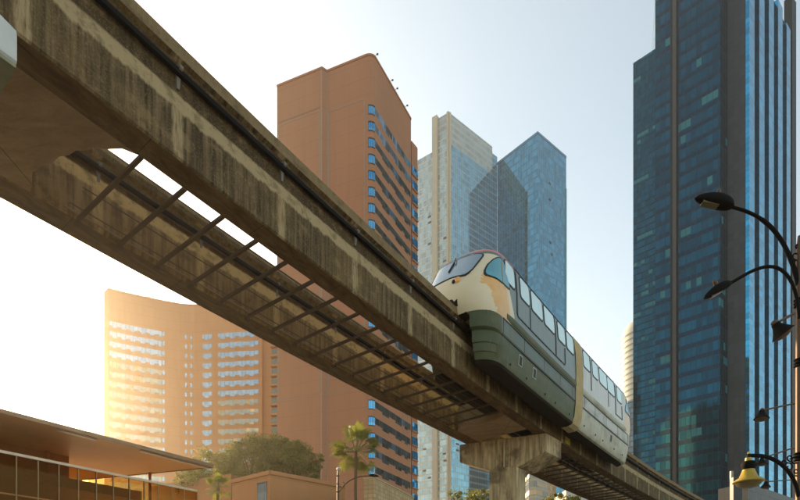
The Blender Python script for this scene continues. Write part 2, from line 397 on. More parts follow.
def car_mats(p,side,skirt,nose,roof,stain):
    # painted shell: uv = (distance from the nose tip, height)
    t=NT(p+'_shell_paint'); l,z,_=t.sep(t.uv()); uv=t.uv()
    n=t.noise(uv,1.6,5,.6); streak=t.noise(t.comb(t.ma('MULTIPLY',l,6.0),t.ma('MULTIPLY',z,.8)),1.0,5)
    col=t.mix(t.ma('MULTIPLY',t.step(streak,.45,.72),.5),side,tuple(c*.6 for c in side))
    roofc=t.mix(n,tuple(c*.7 for c in roof),roof)
    cut=t.ma('ADD',t.ma('ADD',l,t.ma('MULTIPLY',z,.47)),t.ma('MULTIPLY',t.ma('SUBTRACT',n,.5),.02))
    front=t.ma('LESS_THAN',cut,7.33)
    # leaf picture on the nose flank
    o=t.noise(t.comb(t.ma('MULTIPLY',l,2.2),t.ma('MULTIPLY',z,3.0)),1.0,5,.7)
    edge=t.ma('ADD',t.ma('ADD',l,t.ma('MULTIPLY',z,.55)),t.ma('MULTIPLY',t.ma('SUBTRACT',o,.5),1.1))
    leaf=t.ma('MULTIPLY',t.step(edge,6.70,6.74),t.ma('SUBTRACT',1.0,t.step(t.ma('ADD',l,t.ma('MULTIPLY',z,.25)),4.42,4.6)))
    leaf=t.ma('MULTIPLY',leaf,t.ma('LESS_THAN',z,11.84))
    tint=t.mix(t.noise(uv,3.0,5),(.62,.30,.07),(.78,.50,.19))
    nc=t.mix(t.noise(t.comb(t.ma('MULTIPLY',l,2.0),t.ma('MULTIPLY',z,1.0)),1.2,5),tuple(c*.80 for c in nose),nose)
    nc=t.mix(t.ma('MULTIPLY',leaf,stain),nc,tint)
    nc=t.mix(t.ma('MULTIPLY',t.step(t.ma('SUBTRACT',11.3,z),0.0,.8),.3),nc,(.30,.24,.15))
    col=t.mix(t.ma('MULTIPLY',front,t.ma('LESS_THAN',z,13.06)),col,nc)
    tp=t.ma('GREATER_THAN',t.ma('ADD',z,t.ma('MULTIPLY',t.ma('LESS_THAN',l,.62),-.1)),12.86); col=t.mix(tp,col,tuple(c*.7 for c in side)); rd=t.ma('MULTIPLY',t.ma('GREATER_THAN',z,12.98),t.ma('MULTIPLY',t.ma('GREATER_THAN',l,.68),t.ma('LESS_THAN',l,2.6))); col=t.mix(rd,col,roofc)
    shellm=t.end(col,.33,0,t.bump(t.noise(uv,2.2,2),.08,.02),Coat_Weight=.25,Coat_Roughness=.15)
    def sk(nm,c,var=.3):
        t=NT(nm); uv=t.uv(); l,z,_=t.sep(uv)
        st=t.noise(t.comb(t.ma('MULTIPLY',l,5.0),t.ma('MULTIPLY',z,1.2)),1.0,6,.65); b=t.noise(uv,1.1,4)
        col=t.mix(st,tuple(x*(1-var) for x in c),tuple(min(1,x*(1+var*.6)) for x in c)); col=t.mix(t.ma('MULTIPLY',t.step(b,.46,.66),.5),col,(.13,.11,.05)); fl=t.noise(t.comb(t.ma('MULTIPLY',l,14.0),t.ma('MULTIPLY',z,2.0)),1.0,5,.7); col=t.mix(t.ma('MULTIPLY',t.step(fl,.56,.7),.35),col,(.22,.20,.13))
        return t.end(col,.5,0,t.bump(b,.12,.03),Specular_IOR_Level=.3)
    return shellm, sk(p+'_panel_paint',tuple(c*1.0 for c in side)), sk(p+'_skirt_paint',skirt)
M['gasket']=plain('black_gasket',(.012,.013,.014),.45,0,bump=.02)
M['under']=plain('dark_underframe_and_shade',(.03,.026,.02),.8)  # dark underframe; also the shade painted on the skirt bottoms
def win_glass(nm,c,rough=.06):
    t=NT(nm); n=t.noise(t.obj(),1.3,2)
    return t.end(t.mix(n,tuple(x*.8 for x in c),c),rough,.55,t.bump(n,.04,.02))
M['side_glass']=win_glass('pale_side_glass',(.70,.88,.86),.2)  # paleness stands for bright sky seen through the car
M['cab_glass']=win_glass('cab_side_glass',(.16,.42,.48))
M['windshield']=win_glass('windshield_glass',(.34,.42,.47),.05)
M['bellows']=plain('bellows_fabric',(.42,.33,.17),.7,0,.3,2.0)
M['red']=plain('red_roof_paint',(.55,.08,.06),.4,0,.2)
def patch(mb,poly,T,off,sub=3,mi=0):   # poly in (q,z) parameter space laid on the shell, off = how proud of it
    bm=bmesh.new(); vs=[bm.verts.new((x*.03,y,0)) for x,y in poly]; bm.faces.new(vs)
    bmesh.ops.triangulate(bm,faces=bm.faces)
    for _ in range(sub):
        es=[e for e in bm.edges if e.calc_length()>.10]
        if not es: break
        bmesh.ops.subdivide_edges(bm,edges=es,cuts=1); bmesh.ops.triangulate(bm,faces=bm.faces)
    for f in bm.faces:
        pts=[T(*shell(v.co.x/.03,v.co.y,off)) for v in f.verts]
        mb.face(pts,[(p[0],p[2]) for p in pts],mi)
    bm.free()
def rim(mb,poly,T,o0,o1):              # closes the edge between two offsets
    n=len(poly)
    for i in range(n):
        a,b=poly[i],poly[(i+1)%n]
        for k in range(4):
            p=(a[0]+(b[0]-a[0])*k/4,a[1]+(b[1]-a[1])*k/4); q=(a[0]+(b[0]-a[0])*(k+1)/4,a[1]+(b[1]-a[1])*(k+1)/4)
            mb.face([T(*shell(p[0],p[1],o0)),T(*shell(q[0],q[1],o0)),T(*shell(q[0],q[1],o1)),T(*shell(p[0],p[1],o1))])
def rounded(l0,l1,z0,z1,r=.11,slant=0):
    P=[]
    for cx,cz,a0 in ((l1-r,z1-r,0),(l0+r,z1-r,90),(l0+r,z0+r,180),(l1-r,z0+r,270)):
        for k in range(4):
            a=math.radians(a0+k*30); P.append((cx+r*math.cos(a)+slant*(cz-z0),cz+r*math.sin(a)))
    return P
def grow(P,g):
    cx=sum(p[0] for p in P)/len(P); cy=sum(p[1] for p in P)/len(P)
    w=max(p[0] for p in P)-cx; h=max(p[1] for p in P)-cy
    return [(cx+(p[0]-cx)*(1+g/w),cy+(p[1]-cy)*(1+g/h)) for p in P]
def make_car(root,front,mats,windows,posts,first):
    Z=(lambda l,v,z: W(15.6+l,CN+v,z)) if first else (lambda l,v,z: W(33.3-l,CN+v,z))
    qs=[0,8,18,28,38,47,55,62,68,74,79,84,88,90]+[90.25+.5*i for i in range(15)]
    zs=[10.64,10.8,11.0,11.2,11.4,11.7,12.0,12.25,12.5,12.75,12.95,13.03,13.1,13.16,13.22,13.27,13.32,13.37,13.42,13.45,13.48,13.493,13.5]
    shellm,panelm,skirtm=mats
    m=MB(); rows=[]; uvs=[]
    for z in zs:
        full=[]; 
        for q in [-x for x in reversed(qs[1:])]+qs:
            full.append(shell(q,z))
        # stretch so every level ends at the same length
        e=CL; ff=[]
        for (l,v,zz) in full:
            ff.append((min(l,e),v,zz))
        ff[0]=(e,ff[0][1],z); ff[-1]=(e,ff[-1][1],z)
        uvs.append(ff); rows.append([Z(*p) for p in ff])
    m.grid(rows,lambda i,j:(uvs[i][j][0],uvs[i][j][2]))
    m.face(rows[0],[(p[0],10.6) for p in uvs[0]],0)
    for i in range(len(rows)-1):
        a,b=uvs[i],uvs[i+1]
        m.face([Z(*a[0]),Z(*a[-1]),Z(*b[-1]),Z(*b[0])],[(8,a[0][2])]*4)
    body=m.build('car_body',[shellm],root,smooth=38)
    tag(body,front)
    # green waist ledge
    m=MB()
    for sg in (1,-1):
        prof=[(1.50,10.70),(1.545,10.76),(1.56,10.86),(1.545,10.95),(1.51,11.0),(1.4,10.9)]
        ls=[1.55+.5*i for i in range(14)]+[CL]
        rows=[[Z(l,sg*(v-(0 if l>1.8 else .04)),z) for v,z in prof] for l in ls]
        m.grid(rows,close_u=True); m.face(rows[0]); m.face(rows[-1])
    m.build('waist_ledge',[skirtm],body,smooth=50)
    # skirts
    LV=[(10.655,0,0),(10.35,.0,0),(10.10,.03,.0),(10.05,.10,.02),(10.03,.16,.03),(9.98,.15,.012),(9.62,.18,.05),(9.60,.22,.055),(9.33,.25,.085),(9.31,.29,.09),(9.08,.36,.13),(9.0,.44,.19),(8.96,.58,.30)]
    for sg in (1,-1):
        m=MB(); rows=[]; U=[]
        for z,fo,so in LV:
            hw=1.5-so; sf=.13+fo; nl=NL-.0; r=[]
            vin=.74
            q0=math.degrees(math.asin((vin/hw)**(NE/2)))
            for k in range(15):
                q=q0+(90-q0)*(k/14)
                v=hw*math.sin(math.radians(q))**(2/NE); l=sf+nl*(1-max(math.cos(math.radians(q)),0)**(2/NE)); r.append((l,v,z))
            for l in (1.7,2.4,3.02,4.0,5.0,5.9,7.2,CL): r.append((l,hw,z))
            r.append((CL,vin,z))
            for l in (6.0,3.5,1.5): r.append((l,vin,z))
            U.append(r); rows.append([Z(l,sg*v,z_) for l,v,z_ in r])
        m.grid(rows,lambda i,j:(U[i][j%len(U[i])][0],U[i][j%len(U[i])][2]),close_u=True,mif=lambda i,j:(1 if (LV[i+1][0]>10.08 and 13<=j<22) else (2 if first and LV[i][0]<9.1 else 0)))  # front car's lowest skirt rows darkened in colour to stand for shade
        m.face(rows[0]); m.face(list(reversed(rows[-1])),[(p[0],p[2]) for p in reversed(U[-1])],2)
        m.build('side_skirt',[skirtm,panelm,M['under']],body,smooth=28)
        # panel joints, vents and small latches on the skirt
        m=MB()
        def strip(l0,l1,z0,z1,v0,v1,th=.012):
            P=[Z(l0,sg*v0,z0),Z(l1,sg*v0,z0),Z(l1,sg*(v0+th),z0),Z(l0,sg*(v0+th),z0),Z(l0,sg*v1,z1),Z(l1,sg*v1,z1),Z(l1,sg*(v1+th),z1),Z(l0,sg*(v1+th),z1)]
            m.prism8(P)
        for l in (1.27,3.02,4.9,6.6,8.05): strip(l,l+.022,10.10,10.64,1.495,1.498,.010)
        for l in (1.75,4.35,5.9,7.3): strip(l,l+.022,9.12,9.96,1.36,1.478)
        strip(1.27,CL,10.625,10.665,1.49,1.49,.025); strip(1.2,CL,10.02,10.075,1.47,1.478,.022)
        m.build('panel_joint',M['gasket'],body)
        for l in (2.75,4.02):
            if not first: l=l+ (1.3 if l<3 else 9)
            if l>8: continue
            m=MB(); strip(l-.15,l+.15,9.50,9.90,1.434,1.478,.018); vf=m.build('vent_frame',plain('vent_frame_paint',(.42,.42,.36),.5),body)
            m=MB()
            for k in range(9):
                zz=9.535+k*.036; strip(l-.11,l+.11,zz,zz+.022,1.455+.0037*k,1.457+.0037*k,.012)
            strip(l-.115,l+.115,9.53,9.87,1.447,1.483,.010)
            m.build('louvre',M['gasket'],vf)
        for l in (2.0,3.4,5.2,6.3,7.9):
            m=MB(); strip(l-.02,l+.03,9.24,9.32,1.405,1.412,.03); m.build('latch',M['gasket'],body)
    # underframe and bogie beside the beam
    m=MB()
    P=[Z(.75,-.76,10.95),Z(CL,-.76,10.95),Z(CL,.76,10.95),Z(.75,.76,10.95),Z(.75,-.76,11.05),Z(CL,-.76,11.05),Z(CL,.76,11.05),Z(.75,.76,11.05)]
    m.prism8(P)
    for sg in (1,-1):
        for l0,l1 in ((1.0,3.0),(5.6,7.9)):
            a,b=sg*.42,sg*.74
            P=[Z(l0,a,9.2),Z(l1,a,9.2),Z(l1,b,9.2),Z(l0,b,9.2),Z(l0,a,10.9),Z(l1,a,10.9),Z(l1,b,10.9),Z(l0,b,10.9)]
            m.prism8(P)
    m.build('underframe',M['under'],body)
    # doors' black outlines and roof gutter
    for sg in (1,-1):
        def line(pts,w=.035,name='door_seal',mm=None):
            m=MB()
            for (l0,z0),(l1,z1) in zip(pts,pts[1:]):
                L=math.hypot(l1-l0,z1-z0); n=max(2,int(L/.25)+1)
                nx,nz=-(z1-z0)/L*w/2,(l1-l0)/L*w/2
                for k in range(n-1):
                    a=(l0+(l1-l0)*k/(n-1),z0+(z1-z0)*k/(n-1)); b=(l0+(l1-l0)*(k+1)/(n-1),z0+(z1-z0)*(k+1)/(n-1))
                    c=[(a[0]-nx,a[1]-nz),(b[0]-nx,b[1]-nz),(b[0]+nx,b[1]+nz),(a[0]+nx,a[1]+nz)]
                    O=[]
                    for off in (0.0,.022):
                        O+= [Z(*shell(sg*q_of_l(l,z),z,off)) for l,z in c]
                    m.prism8(O)
            return m.build(name,mm or M['gasket'],body)
        p0,p1,pe=posts
        line([(p0,13.12),(p0,11.30)],.075); line([(p0,11.30),(p0+.07,11.22),(pe-.05,11.22),(pe,11.3),(pe,12.0)],.04)
        line([(p1,13.06),(p1,11.24)],.065)
        line([(p0,13.10),(CL-.05,13.10)],.09,'roof_gutter')
        line([((p0+p1)/2-.7,12.1),((p0+p1)/2-.7,11.25)],.014)
        for (l0,l1,sl) in windows:
            P=rounded(l0,l1,12.13,12.92,.12,sl)
            Q=[(sg*q_of_l(l,z),z) for l,z in P]; G=[(sg*q_of_l(l,z),z) for l,z in grow(P,.055)]
            m=MB(); patch(m,G,Z,.014,2); rim(m,G,Z,-.005,.014); fr=m.build('window_frame',M['gasket'],body)
            m=MB(); patch(m,Q,Z,.022,2); rim(m,Q,Z,.012,.022); m.build('pane',M['side_glass'],fr)
        # cab side window
        P=[(.42,11.90),(.44,12.02),(.60,12.28),(.86,12.57),(1.08,12.74),(1.22,12.79),(1.34,12.75),(1.43,12.62),(1.58,12.30),(1.72,12.02),(1.72,11.94),(1.60,11.90),(1.1,11.86),(.6,11.83),(.46,11.84)]
        Q=[(sg*q_of_l(l,z),z) for l,z in P]; G=[(sg*q_of_l(l,z),z) for l,z in grow(P,.06)]
        m=MB(); patch(m,G,Z,.014,3); rim(m,G,Z,-.005,.014); fr=m.build('window_frame',M['gasket'],body)
        m=MB(); patch(m,Q,Z,.024,3); rim(m,Q,Z,.012,.024); m.build('pane',M['cab_glass'],fr)
        m=MB(); patch(m,[(sg*q_of_l(l,z),z) for l,z in ((1.20,11.92),(1.26,11.92),(1.32,12.68),(1.26,12.72))],Z,.032,2); m.build('pane_divider',M['bellows'],fr)
    # windshield
    P=[(-1.05,12.12),(-1.12,12.20),(-1.12,12.9),(-1.05,12.98),(-.5,12.97),(0,12.94),(.5,12.89),(.88,12.84),(.98,12.79),(1.0,12.70),(.82,12.12),(.72,12.0),(.60,11.95),(.42,11.98),(0,12.08)]
    def VQ(P): return [(q_of_v(v,z),z) for v,z in P]
    m=MB(); G=VQ(grow(P,.05)); patch(m,G,Z,.016,4); rim(m,G,Z,-.005,.016); fr=m.build('windshield_frame',M['gasket'],body,smooth=40)
    m=MB(); Q=VQ(P); patch(m,Q,Z,.028,4); m.build('windshield',M['windshield'],fr,smooth=40)
    if first:
        m=MB(); m.tube([Z(*shell(q_of_v(-.05,13.06),13.06,.07)),Z(*shell(q_of_v(-.02,12.95),12.95,.09)),Z(*shell(q_of_v(.0,12.78),12.78,.09))],.022,6)
        m.tube([Z(*shell(q_of_v(-.05,12.82),12.82,.06)),Z(*shell(q_of_v(-.16,12.42),12.42,.05))],.032,6)
        m.build('wiper',M['gasket'],body)
        m=MB(); patch(m,VQ([(-.95,13.05),(0,13.03),(.5,12.99),(.5,13.02),(0,13.06),(-.9,13.09)]),Z,.03,3); m.build('brow',M['gasket'],body)
    for v in (.34,):
        for dv,r,mm in ((0,.085,'amber'),(-.17,.055,'gasket')):
            c=Z(*shell(q_of_v(v+dv,11.84),11.84,.0)); c2=Z(*shell(q_of_v(v+dv,11.84),11.84,.10)); m=MB()
            m.lathe(c,[(r*1.25,0),(r*1.25,.035),(r,.04),(r*.8,.06),(0,.068)],16,(c2-c)); m.build('headlight',M[mm],body,smooth=40)
    # coupler on the nose
    m=MB()
    for a,b,c_,d,e_,g in ((-.35,.35,.02,.5,10.9,11.25),(-.2,.2,-.10,.3,10.95,11.12),(-.55,-.4,.0,.4,11.1,11.35),(-.62,.62,.15,.6,10.62,10.9)):
        P=[Z(c_,a,e_),Z(c_,b,e_),Z(d,b,e_),Z(d,a,e_),Z(c_,a,g),Z(c_,b,g),Z(d,b,g),Z(d,a,g)]; m.prism8(P)
    m.build('coupler_recess',M['under'],body)
    return body
t=NT('amber_lens'); M['amber']=t.end(t.mix(t.noise(t.obj(),12,2),(.75,.32,.08),(.85,.5,.2)),.2)
train=thing('monorail_train',W(24.4,CN,10.9),'two-car monorail train with cream nose riding the nearer track beam','train')
c1=car_mats('front_car',(.13,.172,.158),(.064,.082,.036),(.76,.66,.45),(.62,.13,.10),1.0)
c2=car_mats('rear_car',(.52,.52,.49),(.46,.45,.36),(.60,.50,.36),(.30,.36,.36),.6)
make_car(train,'grey-green car with cream nose and leaf picture',c1,[(1.52,2.2,0),(2.72,3.5,0),(3.72,4.76,0),(4.96,6.0,0),(6.42,7.2,0),(7.42,8.22,0)],(2.38,6.13,7.15),True)
make_car(train,'silvery cream car',c2,[(7.35,8.17,0),(6.2,6.92,0),(4.81,5.9,0),(3.6,4.66,0),(2.37,3.09,0)],(3.43,7.21,2.35),False)
m=MB(); rows=[]
sec=[(.80,8.93),(1.15,8.93),(1.34,9.05),(1.45,9.35),(1.51,9.9),(1.53,10.8),(1.54,11.5),(1.51,12.3),(1.43,12.95),(1.34,13.15),(1.05,13.34),(.5,13.47),(0,13.5)]
sec=sec+[(-v,z) for v,z in reversed(sec[:-1])]
for i in range(13):
    s=24.03+.9*i/12; k=(.0 if i in (0,12) else (.035 if i%2 else .0)); 
    rows.append([W(s,CN+v*(1+k/1.5),z) for v,z in sec])
m.grid(rows,lambda i,j:(i*.07,sec[min(j,len(sec)-1)][1])); m.grid([[r[0],r[0]*.5+r[-1]*.5+Vector((0,0,2.0)),r[-1]] for r in rows])
m.build('gangway_bellows',M['bellows'],train,smooth=30)

# ------------------------------------------------------------------ city: shared helpers
def P2(px,Y): return Vector(((px-400)/F*Y,Y))
def along(a,b,t): return a+(b-a)*t
def hit(a,d,px):      # point on plan line a + t d seen at column px
    k=(px-400)/F; t=(k*a.y-a.x)/(d.x-k*d.y); return a+d*t
def facequad(mb,a,b,z0,z1,out,mi=0,u0=0.0):    # wall panel between plan points, pushed out along its normal
    n=Vector(((b-a).y,-(b-a).x)).normalized()*out; L=(b-a).length
    mb.face([(a.x+n.x,a.y+n.y,z0),(b.x+n.x,b.y+n.y,z0),(b.x+n.x,b.y+n.y,z1),(a.x+n.x,a.y+n.y,z1)],[(u0,z0),(u0+L,z0),(u0+L,z1),(u0,z1)],mi)
def slabbox(mb,a,b,z0,z1,o0,o1,mi=0):          # box on a wall from offset o0 to o1
    d=(b-a).normalized(); n=Vector((d.y,-d.x)); P=[]
    for z in (z0,z1):
        for p,o in ((a,o1),(b,o1),(b,o0),(a,o0)): P.append(Vector((p.x+n.x*o,p.y+n.y*o,z)))
    mb.prism8(P,mi)
def masonry(nm,c,fh,joint=.8,var=.12):
    t=NT(nm); uv=t.uv(); u,v,_=t.sep(uv)
    n=t.noise(t.mul(uv,(.15,.06,1)),1.0,5); st=t.noise(t.comb(t.ma('MULTIPLY',u,.8),t.ma('MULTIPLY',v,.05)),1.0,5); f=t.noise(uv,3,3)
    col=t.mix(n,tuple(x*(1-var) for x in c),tuple(x*(1+var) for x in c)); col=t.mix(t.ma('MULTIPLY',t.step(st,.5,.8),.25),col,tuple(x*.6 for x in c))
    j=t.ma('MAXIMUM',t.ma('LESS_THAN',t.ma('FRACT',t.ma('DIVIDE',v,fh)),.12/fh),t.ma('MULTIPLY',t.ma('LESS_THAN',t.ma('FRACT',t.ma('DIVIDE',u,3.6)),.02),.6))
    col=t.mix(t.ma('MULTIPLY',j,joint*.35),col,tuple(x*.45 for x in c)); col=t.mix(t.ma('MULTIPLY',f,.12),col,tuple(x*.7 for x in c))
    return t.end(col,.85,0)
def windowglass(nm,c,c2,pw=1.3,metal=.6,rough=.08,spot=None,tilt=.05):
    t=NT(nm); uv=t.uv(); u,v,_=t.sep(uv); cu=t.ma('FLOOR',t.ma('DIVIDE',u,pw)); cv=t.ma('FLOOR',t.ma('DIVIDE',v,1.7)); cell=t.comb(cu,cv,1.0)
    col=t.mix(t.rnd(cell),c,c2); fr=t.ma('LESS_THAN',t.ma('FRACT',t.ma('DIVIDE',u,pw)),.07/pw); met=metal
    if spot: 
        on=t.ma('MULTIPLY',t.ma('GREATER_THAN',t.noise(t.comb(t.ma('MULTIPLY',cu,.3),t.ma('MULTIPLY',cv,.25)),1.0,1),.55),t.ma('GREATER_THAN',t.rnd(t.comb(cv,cu,5.0)),.4)); col=t.mix(on,col,spot); met=t.ma('SUBTRACT',metal,t.ma('MULTIPLY',on,metal))
    col=t.mix(fr,col,(.03,.03,.03))
    return t.end(col,rough,met,t.tilt(cell,tilt))
M['dark_roof']=plain('roof_felt',(.12,.11,.10),.9)
# ------------------------------------------------------------------ red-brown tower
M['red_wall']=masonry('red_brown_cladding',(.37,.17,.088),3.52)
M['bay_glass']=windowglass('bright_bay_glass',(.04,.30,.58),(.12,.46,.70),.9,.8,.05)
M['dark_ribbon']=windowglass('dark_ribbon_glass',(.045,.05,.05),(.12,.13,.125),1.1,.45,.12)
M['blind_glass']=windowglass('blue_ribbon_glass',(.12,.24,.36),(.22,.33,.42),.9,.6,.08)
M['frame_dark']=plain('dark_window_frame',(.05,.045,.04),.5)
M['groove']=plain('pale_expansion_joint',(.30,.24,.19),.7)
def red_tower():
    ZR=119.4; L=P2(277,115.8); J1=P2(322,111.9); J2=P2(327,112.6); C0=P2(366,109.4); E=P2(411,123.5)
    top=ZR+CAMZ
    # rounded corner between C0 and the right face
    dl=(C0-J2).normalized(); corner=P2(373,109.0); dr=(E-corner).normalized()
    a=C0; b=along(corner,E,.07); 
    cv=[]
    for k in range(7):
        t_=k/6; cv.append(a*(1-t_)**2+corner*2*t_*(1-t_)+b*t_**2)
    inner=Vector((dr.x,dr.y))
    E2a=E+Vector((.3,.9)); E2=P2(417.6,128.2); 
    backL=L+Vector((14,30)); 
    t=thing('office_tower',((L.x+E.x)/2,118,0),'tall red-brown tower with blank left face and stepped ribbon windows','tower')
    m=MB()
    pts=[L,J1,J2]+cv+[E,E+Vector((-6,14)),backL]
    m.poly([(p.x,p.y) for p in pts],0,top,0,1)
    m.build('wall',[M['red_wall'],M['dark_roof']],t)
    # roof line steps: left part is lower
    m=MB(); zc=112.9*1.0
    wing=[E+Vector((.0,.0)),P2(411.5,125.2),P2(417.6,127.2),P2(417.6,127.2)+Vector((-2,12)),E+Vector((-5,12))]
    m.poly([(p.x,p.y) for p in wing[1:]],0,(HOR-148)*127.2/F+CAMZ,0,1)
    m.build('wing_wall',[M['red_wall'],M['dark_roof']],t)
    # pale panel outlines on the blank face
    m=MB()
    def rectline(a,b,z0,z1,w=.16):
        slabbox(m,a,b,z1-w,z1,-.01,.05); 
        d=(b-a).normalized()*w
        slabbox(m,a,a+d,z0,z1-w,-.01,.05); slabbox(m,b-d,b,z0,z1-w,-.01,.05)
        slabbox(m,a,b,z0,z0+w*.6,-.01,.05)
    zt=(HOR-110)*112/F+CAMZ; zb=(HOR-393)*112/F+CAMZ
    rectline(along(L,J1,.03),along(L,J1,.95),zb,zt)
    a1=along(J2,C0,.03); b1=along(J2,C0,.97)
    rectline(a1,b1,zb,zt)
    rectline(along(L,J1,.03),along(L,J1,.95),zt+.6,zt+.7,.1)
    slabbox(m,J1-dl*.25,J1,0,top-.2,-.01,.06); slabbox(m,J2,J2+dl*.2,0,top-.2,-.01,.06)
    m.build('joint_line',M['groove'],t)
    # corner bays and ribbons, floor by floor
    fh=16.42*109/F; z0=(HOR-112.5)*109/F+CAMZ
    nf=int((z0-2)/fh)
    rc=random.Random(3)
    bay=along(cv[0],cv[1],.15)
    for i in range(nf):
        zl=z0-i*fh; zu=zl+fh*.50
        if zl<4: break
        m=MB(); arc=cv[1:6]
        for p,q in zip(arc,arc[1:]): facequad(m,p,q,zl,zu,.05,0)
        w=m.build('corner_window',M['bay_glass'],t,recalc=False)
        m=MB()
        for p,q in zip(arc,arc[1:]):
            slabbox(m,p,q,zl-.12,zl,-.02,.12); slabbox(m,p,q,zu,zu+.16,-.02,.14)
        mid=arc[2]; slabbox(m,mid,mid+(arc[3]-mid)*.15,zl,zu,0,.1)
        m.build('window_frame',M['frame_dark'],t)
        # ribbon with stepped sill on the right face
        m=MB(); a=cv[5]; nseg=11
        base=.0
        for k in range(nseg):
            p=along(a,E,k/nseg*.98); q=along(a,E,(k+1)/nseg*.98)
            dz=[0,0,-.4,-.4,0,0,-.4,-.4,0,-.4,0][(k)%11]*1.2
            blind=(k%4 in (1,2)) if i<2 else (rc.random()<.14)
            facequad(m,p,q,zl+.35+dz,zu+.02,.05,1 if blind else 0,k*1.37+i*3)
        m.build('ribbon_window',[M['dark_ribbon'],M['blind_glass']],t,recalc=False,weld=False)
    # wing bays
    a=P2(411.8,125.3); b=P2(417.5,127.15)
    ys=[(HOR-py) for py in range(0,1)]
    for k in range(28):
        zz=(HOR-177)*126.5/F+CAMZ-k*fh
        if zz<4: break
        m=MB(); facequad(m,a,b,zz,zz+fh*.55,.10); m.build('bay_window',M['bay_glass'],t,recalc=False)
    m=MB(); 
    for k in range(29):
        zz=(HOR-177)*126.5/F+CAMZ-k*fh
        if zz<4: break
        slabbox(m,a,b,zz-.35,zz-.02,-.02,.25)
    m.build('bay_sill',M['red_wall'],t)
    for f_ in (.04,.42,.55,.83):
        m=MB(); p=along(cv[4],E,f_); m.tube([(p.x,p.y,top),(p.x+.0,p.y-.2,top+.3),(p.x+.4,p.y-.4,top+.4)],.05,5); m.box((p.x+.5,p.y-.4,top+.32),.4,.25,.2)
        m.build('roof_light',M['frame_dark'],t)
    m=MB(); 
    for p,q in zip([L,J1,J2]+cv,[J1,J2]+cv+[E]): slabbox(m,p,q,top-.35,top+.12,-.2,.12)
    m.build('coping',M['red_wall'],t)
    return J2
red_tower()
# ------------------------------------------------------------------ curved hotel
M['hotel_wall']=masonry('tan_orange_cladding',(.50,.24,.095),3.42)
M['hotel_glass']=windowglass('pale_hotel_glass',(.30,.42,.50),(.42,.52,.58),1.5,.7,.06,tilt=.03)
M['hotel_dark']=windowglass('greenish_hotel_glass',(.10,.12,.09),(.20,.22,.17),1.3,.5,.08,spot=(.45,.48,.32))
def hotel():
    ZH=110.9+CAMZ
    XY=[(104.2,177.0),(108.5,174.6),(125,176.9),(147,179.6),(165,181.7),(180,183.3),(194,184.0),(205,183.4),(225,182.4),(245,181.5),(262,180.9)]
    pts=[P2(a,b) for a,b in XY]
    def onx(px):
        for (a,b),(c,d) in zip(XY,XY[1:]):
            if a<=px<=c: f=(px-a)/(c-a); return P2(px,b+(d-b)*f)
        return P2(px,XY[-1][1])
    t=thing('hotel_block',(pts[5].x,190,0),'curved tan hotel block with rows of pale stepped windows','hotel')
    m=MB(); back=[p+Vector((2,24)) for p in reversed(pts)]
    allp=pts+back; m.poly([(p.x,p.y) for p in allp],0,ZH,0,1)
    m.build('wall',[M['hotel_wall'],M['dark_roof']],t)
    # recessed end tower with balconies
    m=MB(); e0=P2(262.5,182.2); e1=P2(277.5,181.0); m.poly([(p.x,p.y) for p in (e0,e1,e1+Vector((2,16)),e0+Vector((0,16)))],0,ZH+2,0,1)
    m.build('end_wall',[M['hotel_wall'],M['dark_roof']],t)
    fh=9.55*184/F; zt=(HOR-340.6)*184/F+CAMZ; H=fh*.53
    n=int(zt/fh)
    for i in range(n):
        z=zt-i*fh
        if z<12: break
        def rib(x0,x1,steps,mat,name='ribbon_window'):
            m=MB(); k=max(1,int((x1-x0)/2.3)); xs=[x0+(x1-x0)*j/k for j in range(k+1)]
            for j in range(k):
                dz=-.55 if steps and (j%4 in (1,2)) else 0
                facequad(m,onx(xs[j]),onx(xs[j+1]),z+dz+.35,z+H,.06,0,xs[j]*.36)
            m.build(name,mat,t,recalc=False,weld=False)
        rib(109.6,161.5,True,M['hotel_glass'] if i<4 else M['hotel_mix']); rib(162.2,164.6,False,M['hotel_glass'],'small_window')
        rib(185,187,False,M['hotel_glass'],'small_window'); rib(190.4,192.4,False,M['hotel_glass'],'small_window')
        rib(202.5,211.8,True,M['hotel_glass']); rib(218.2,258.8,True,M['hotel_glass'] if i<7 else M['hotel_mix'])
        if i<20:
            m=MB(); a=P2(264,182.2); b=P2(276.5,181.1)
            facequad(m,a,b,z-.1,z+H,.05); m.build('balcony_window',M['hotel_dark'],t,recalc=False)
            m=MB(); slabbox(m,P2(272,181.4),P2(281.5,180.6),z-.9,z-.2,-.5,1.4); slabbox(m,P2(273,181.4),P2(280.5,180.6),z+.1,z+H,0,.8,1)
            m.build('balcony',[M['hotel_wall'],M['hotel_dark']],t)
    m=MB()
    for a,b in zip(pts,pts[1:]): slabbox(m,a,b,ZH-.5,ZH+.1,-.2,.15)
    m.build('coping',M['hotel_wall'],t)
    m=MB(); p=P2(174.5,186); m.tube([(p.x,p.y,ZH),(p.x,p.y,ZH+4.2)],.09,5); p=P2(149,182); m.box((p.x,p.y,ZH),1.2,1,1.4); m.build('roof_mast',M['frame_dark'],t)
M['hotel_mix']=windowglass('mottled_hotel_glass',(.34,.40,.38),(.45,.36,.22),1.5,.45,.1,spot=(.50,.42,.22))
hotel()
# faint block far behind the hotel
m=MB(); a=P2(88,520); b=P2(112,500); m.poly([(p.x,p.y) for p in (a,b,b+Vector((0,40)),a+Vector((-10,40)))],0,(HOR-334)*510/F,0,1)
m.build('facade',[curtain('far_block_glass',(.4,.42,.44),3,3.6),M['dark_roof']],thing('far_office_block',(a.x,520,0),'faint pale block showing past the left edge of the curved hotel','building'))
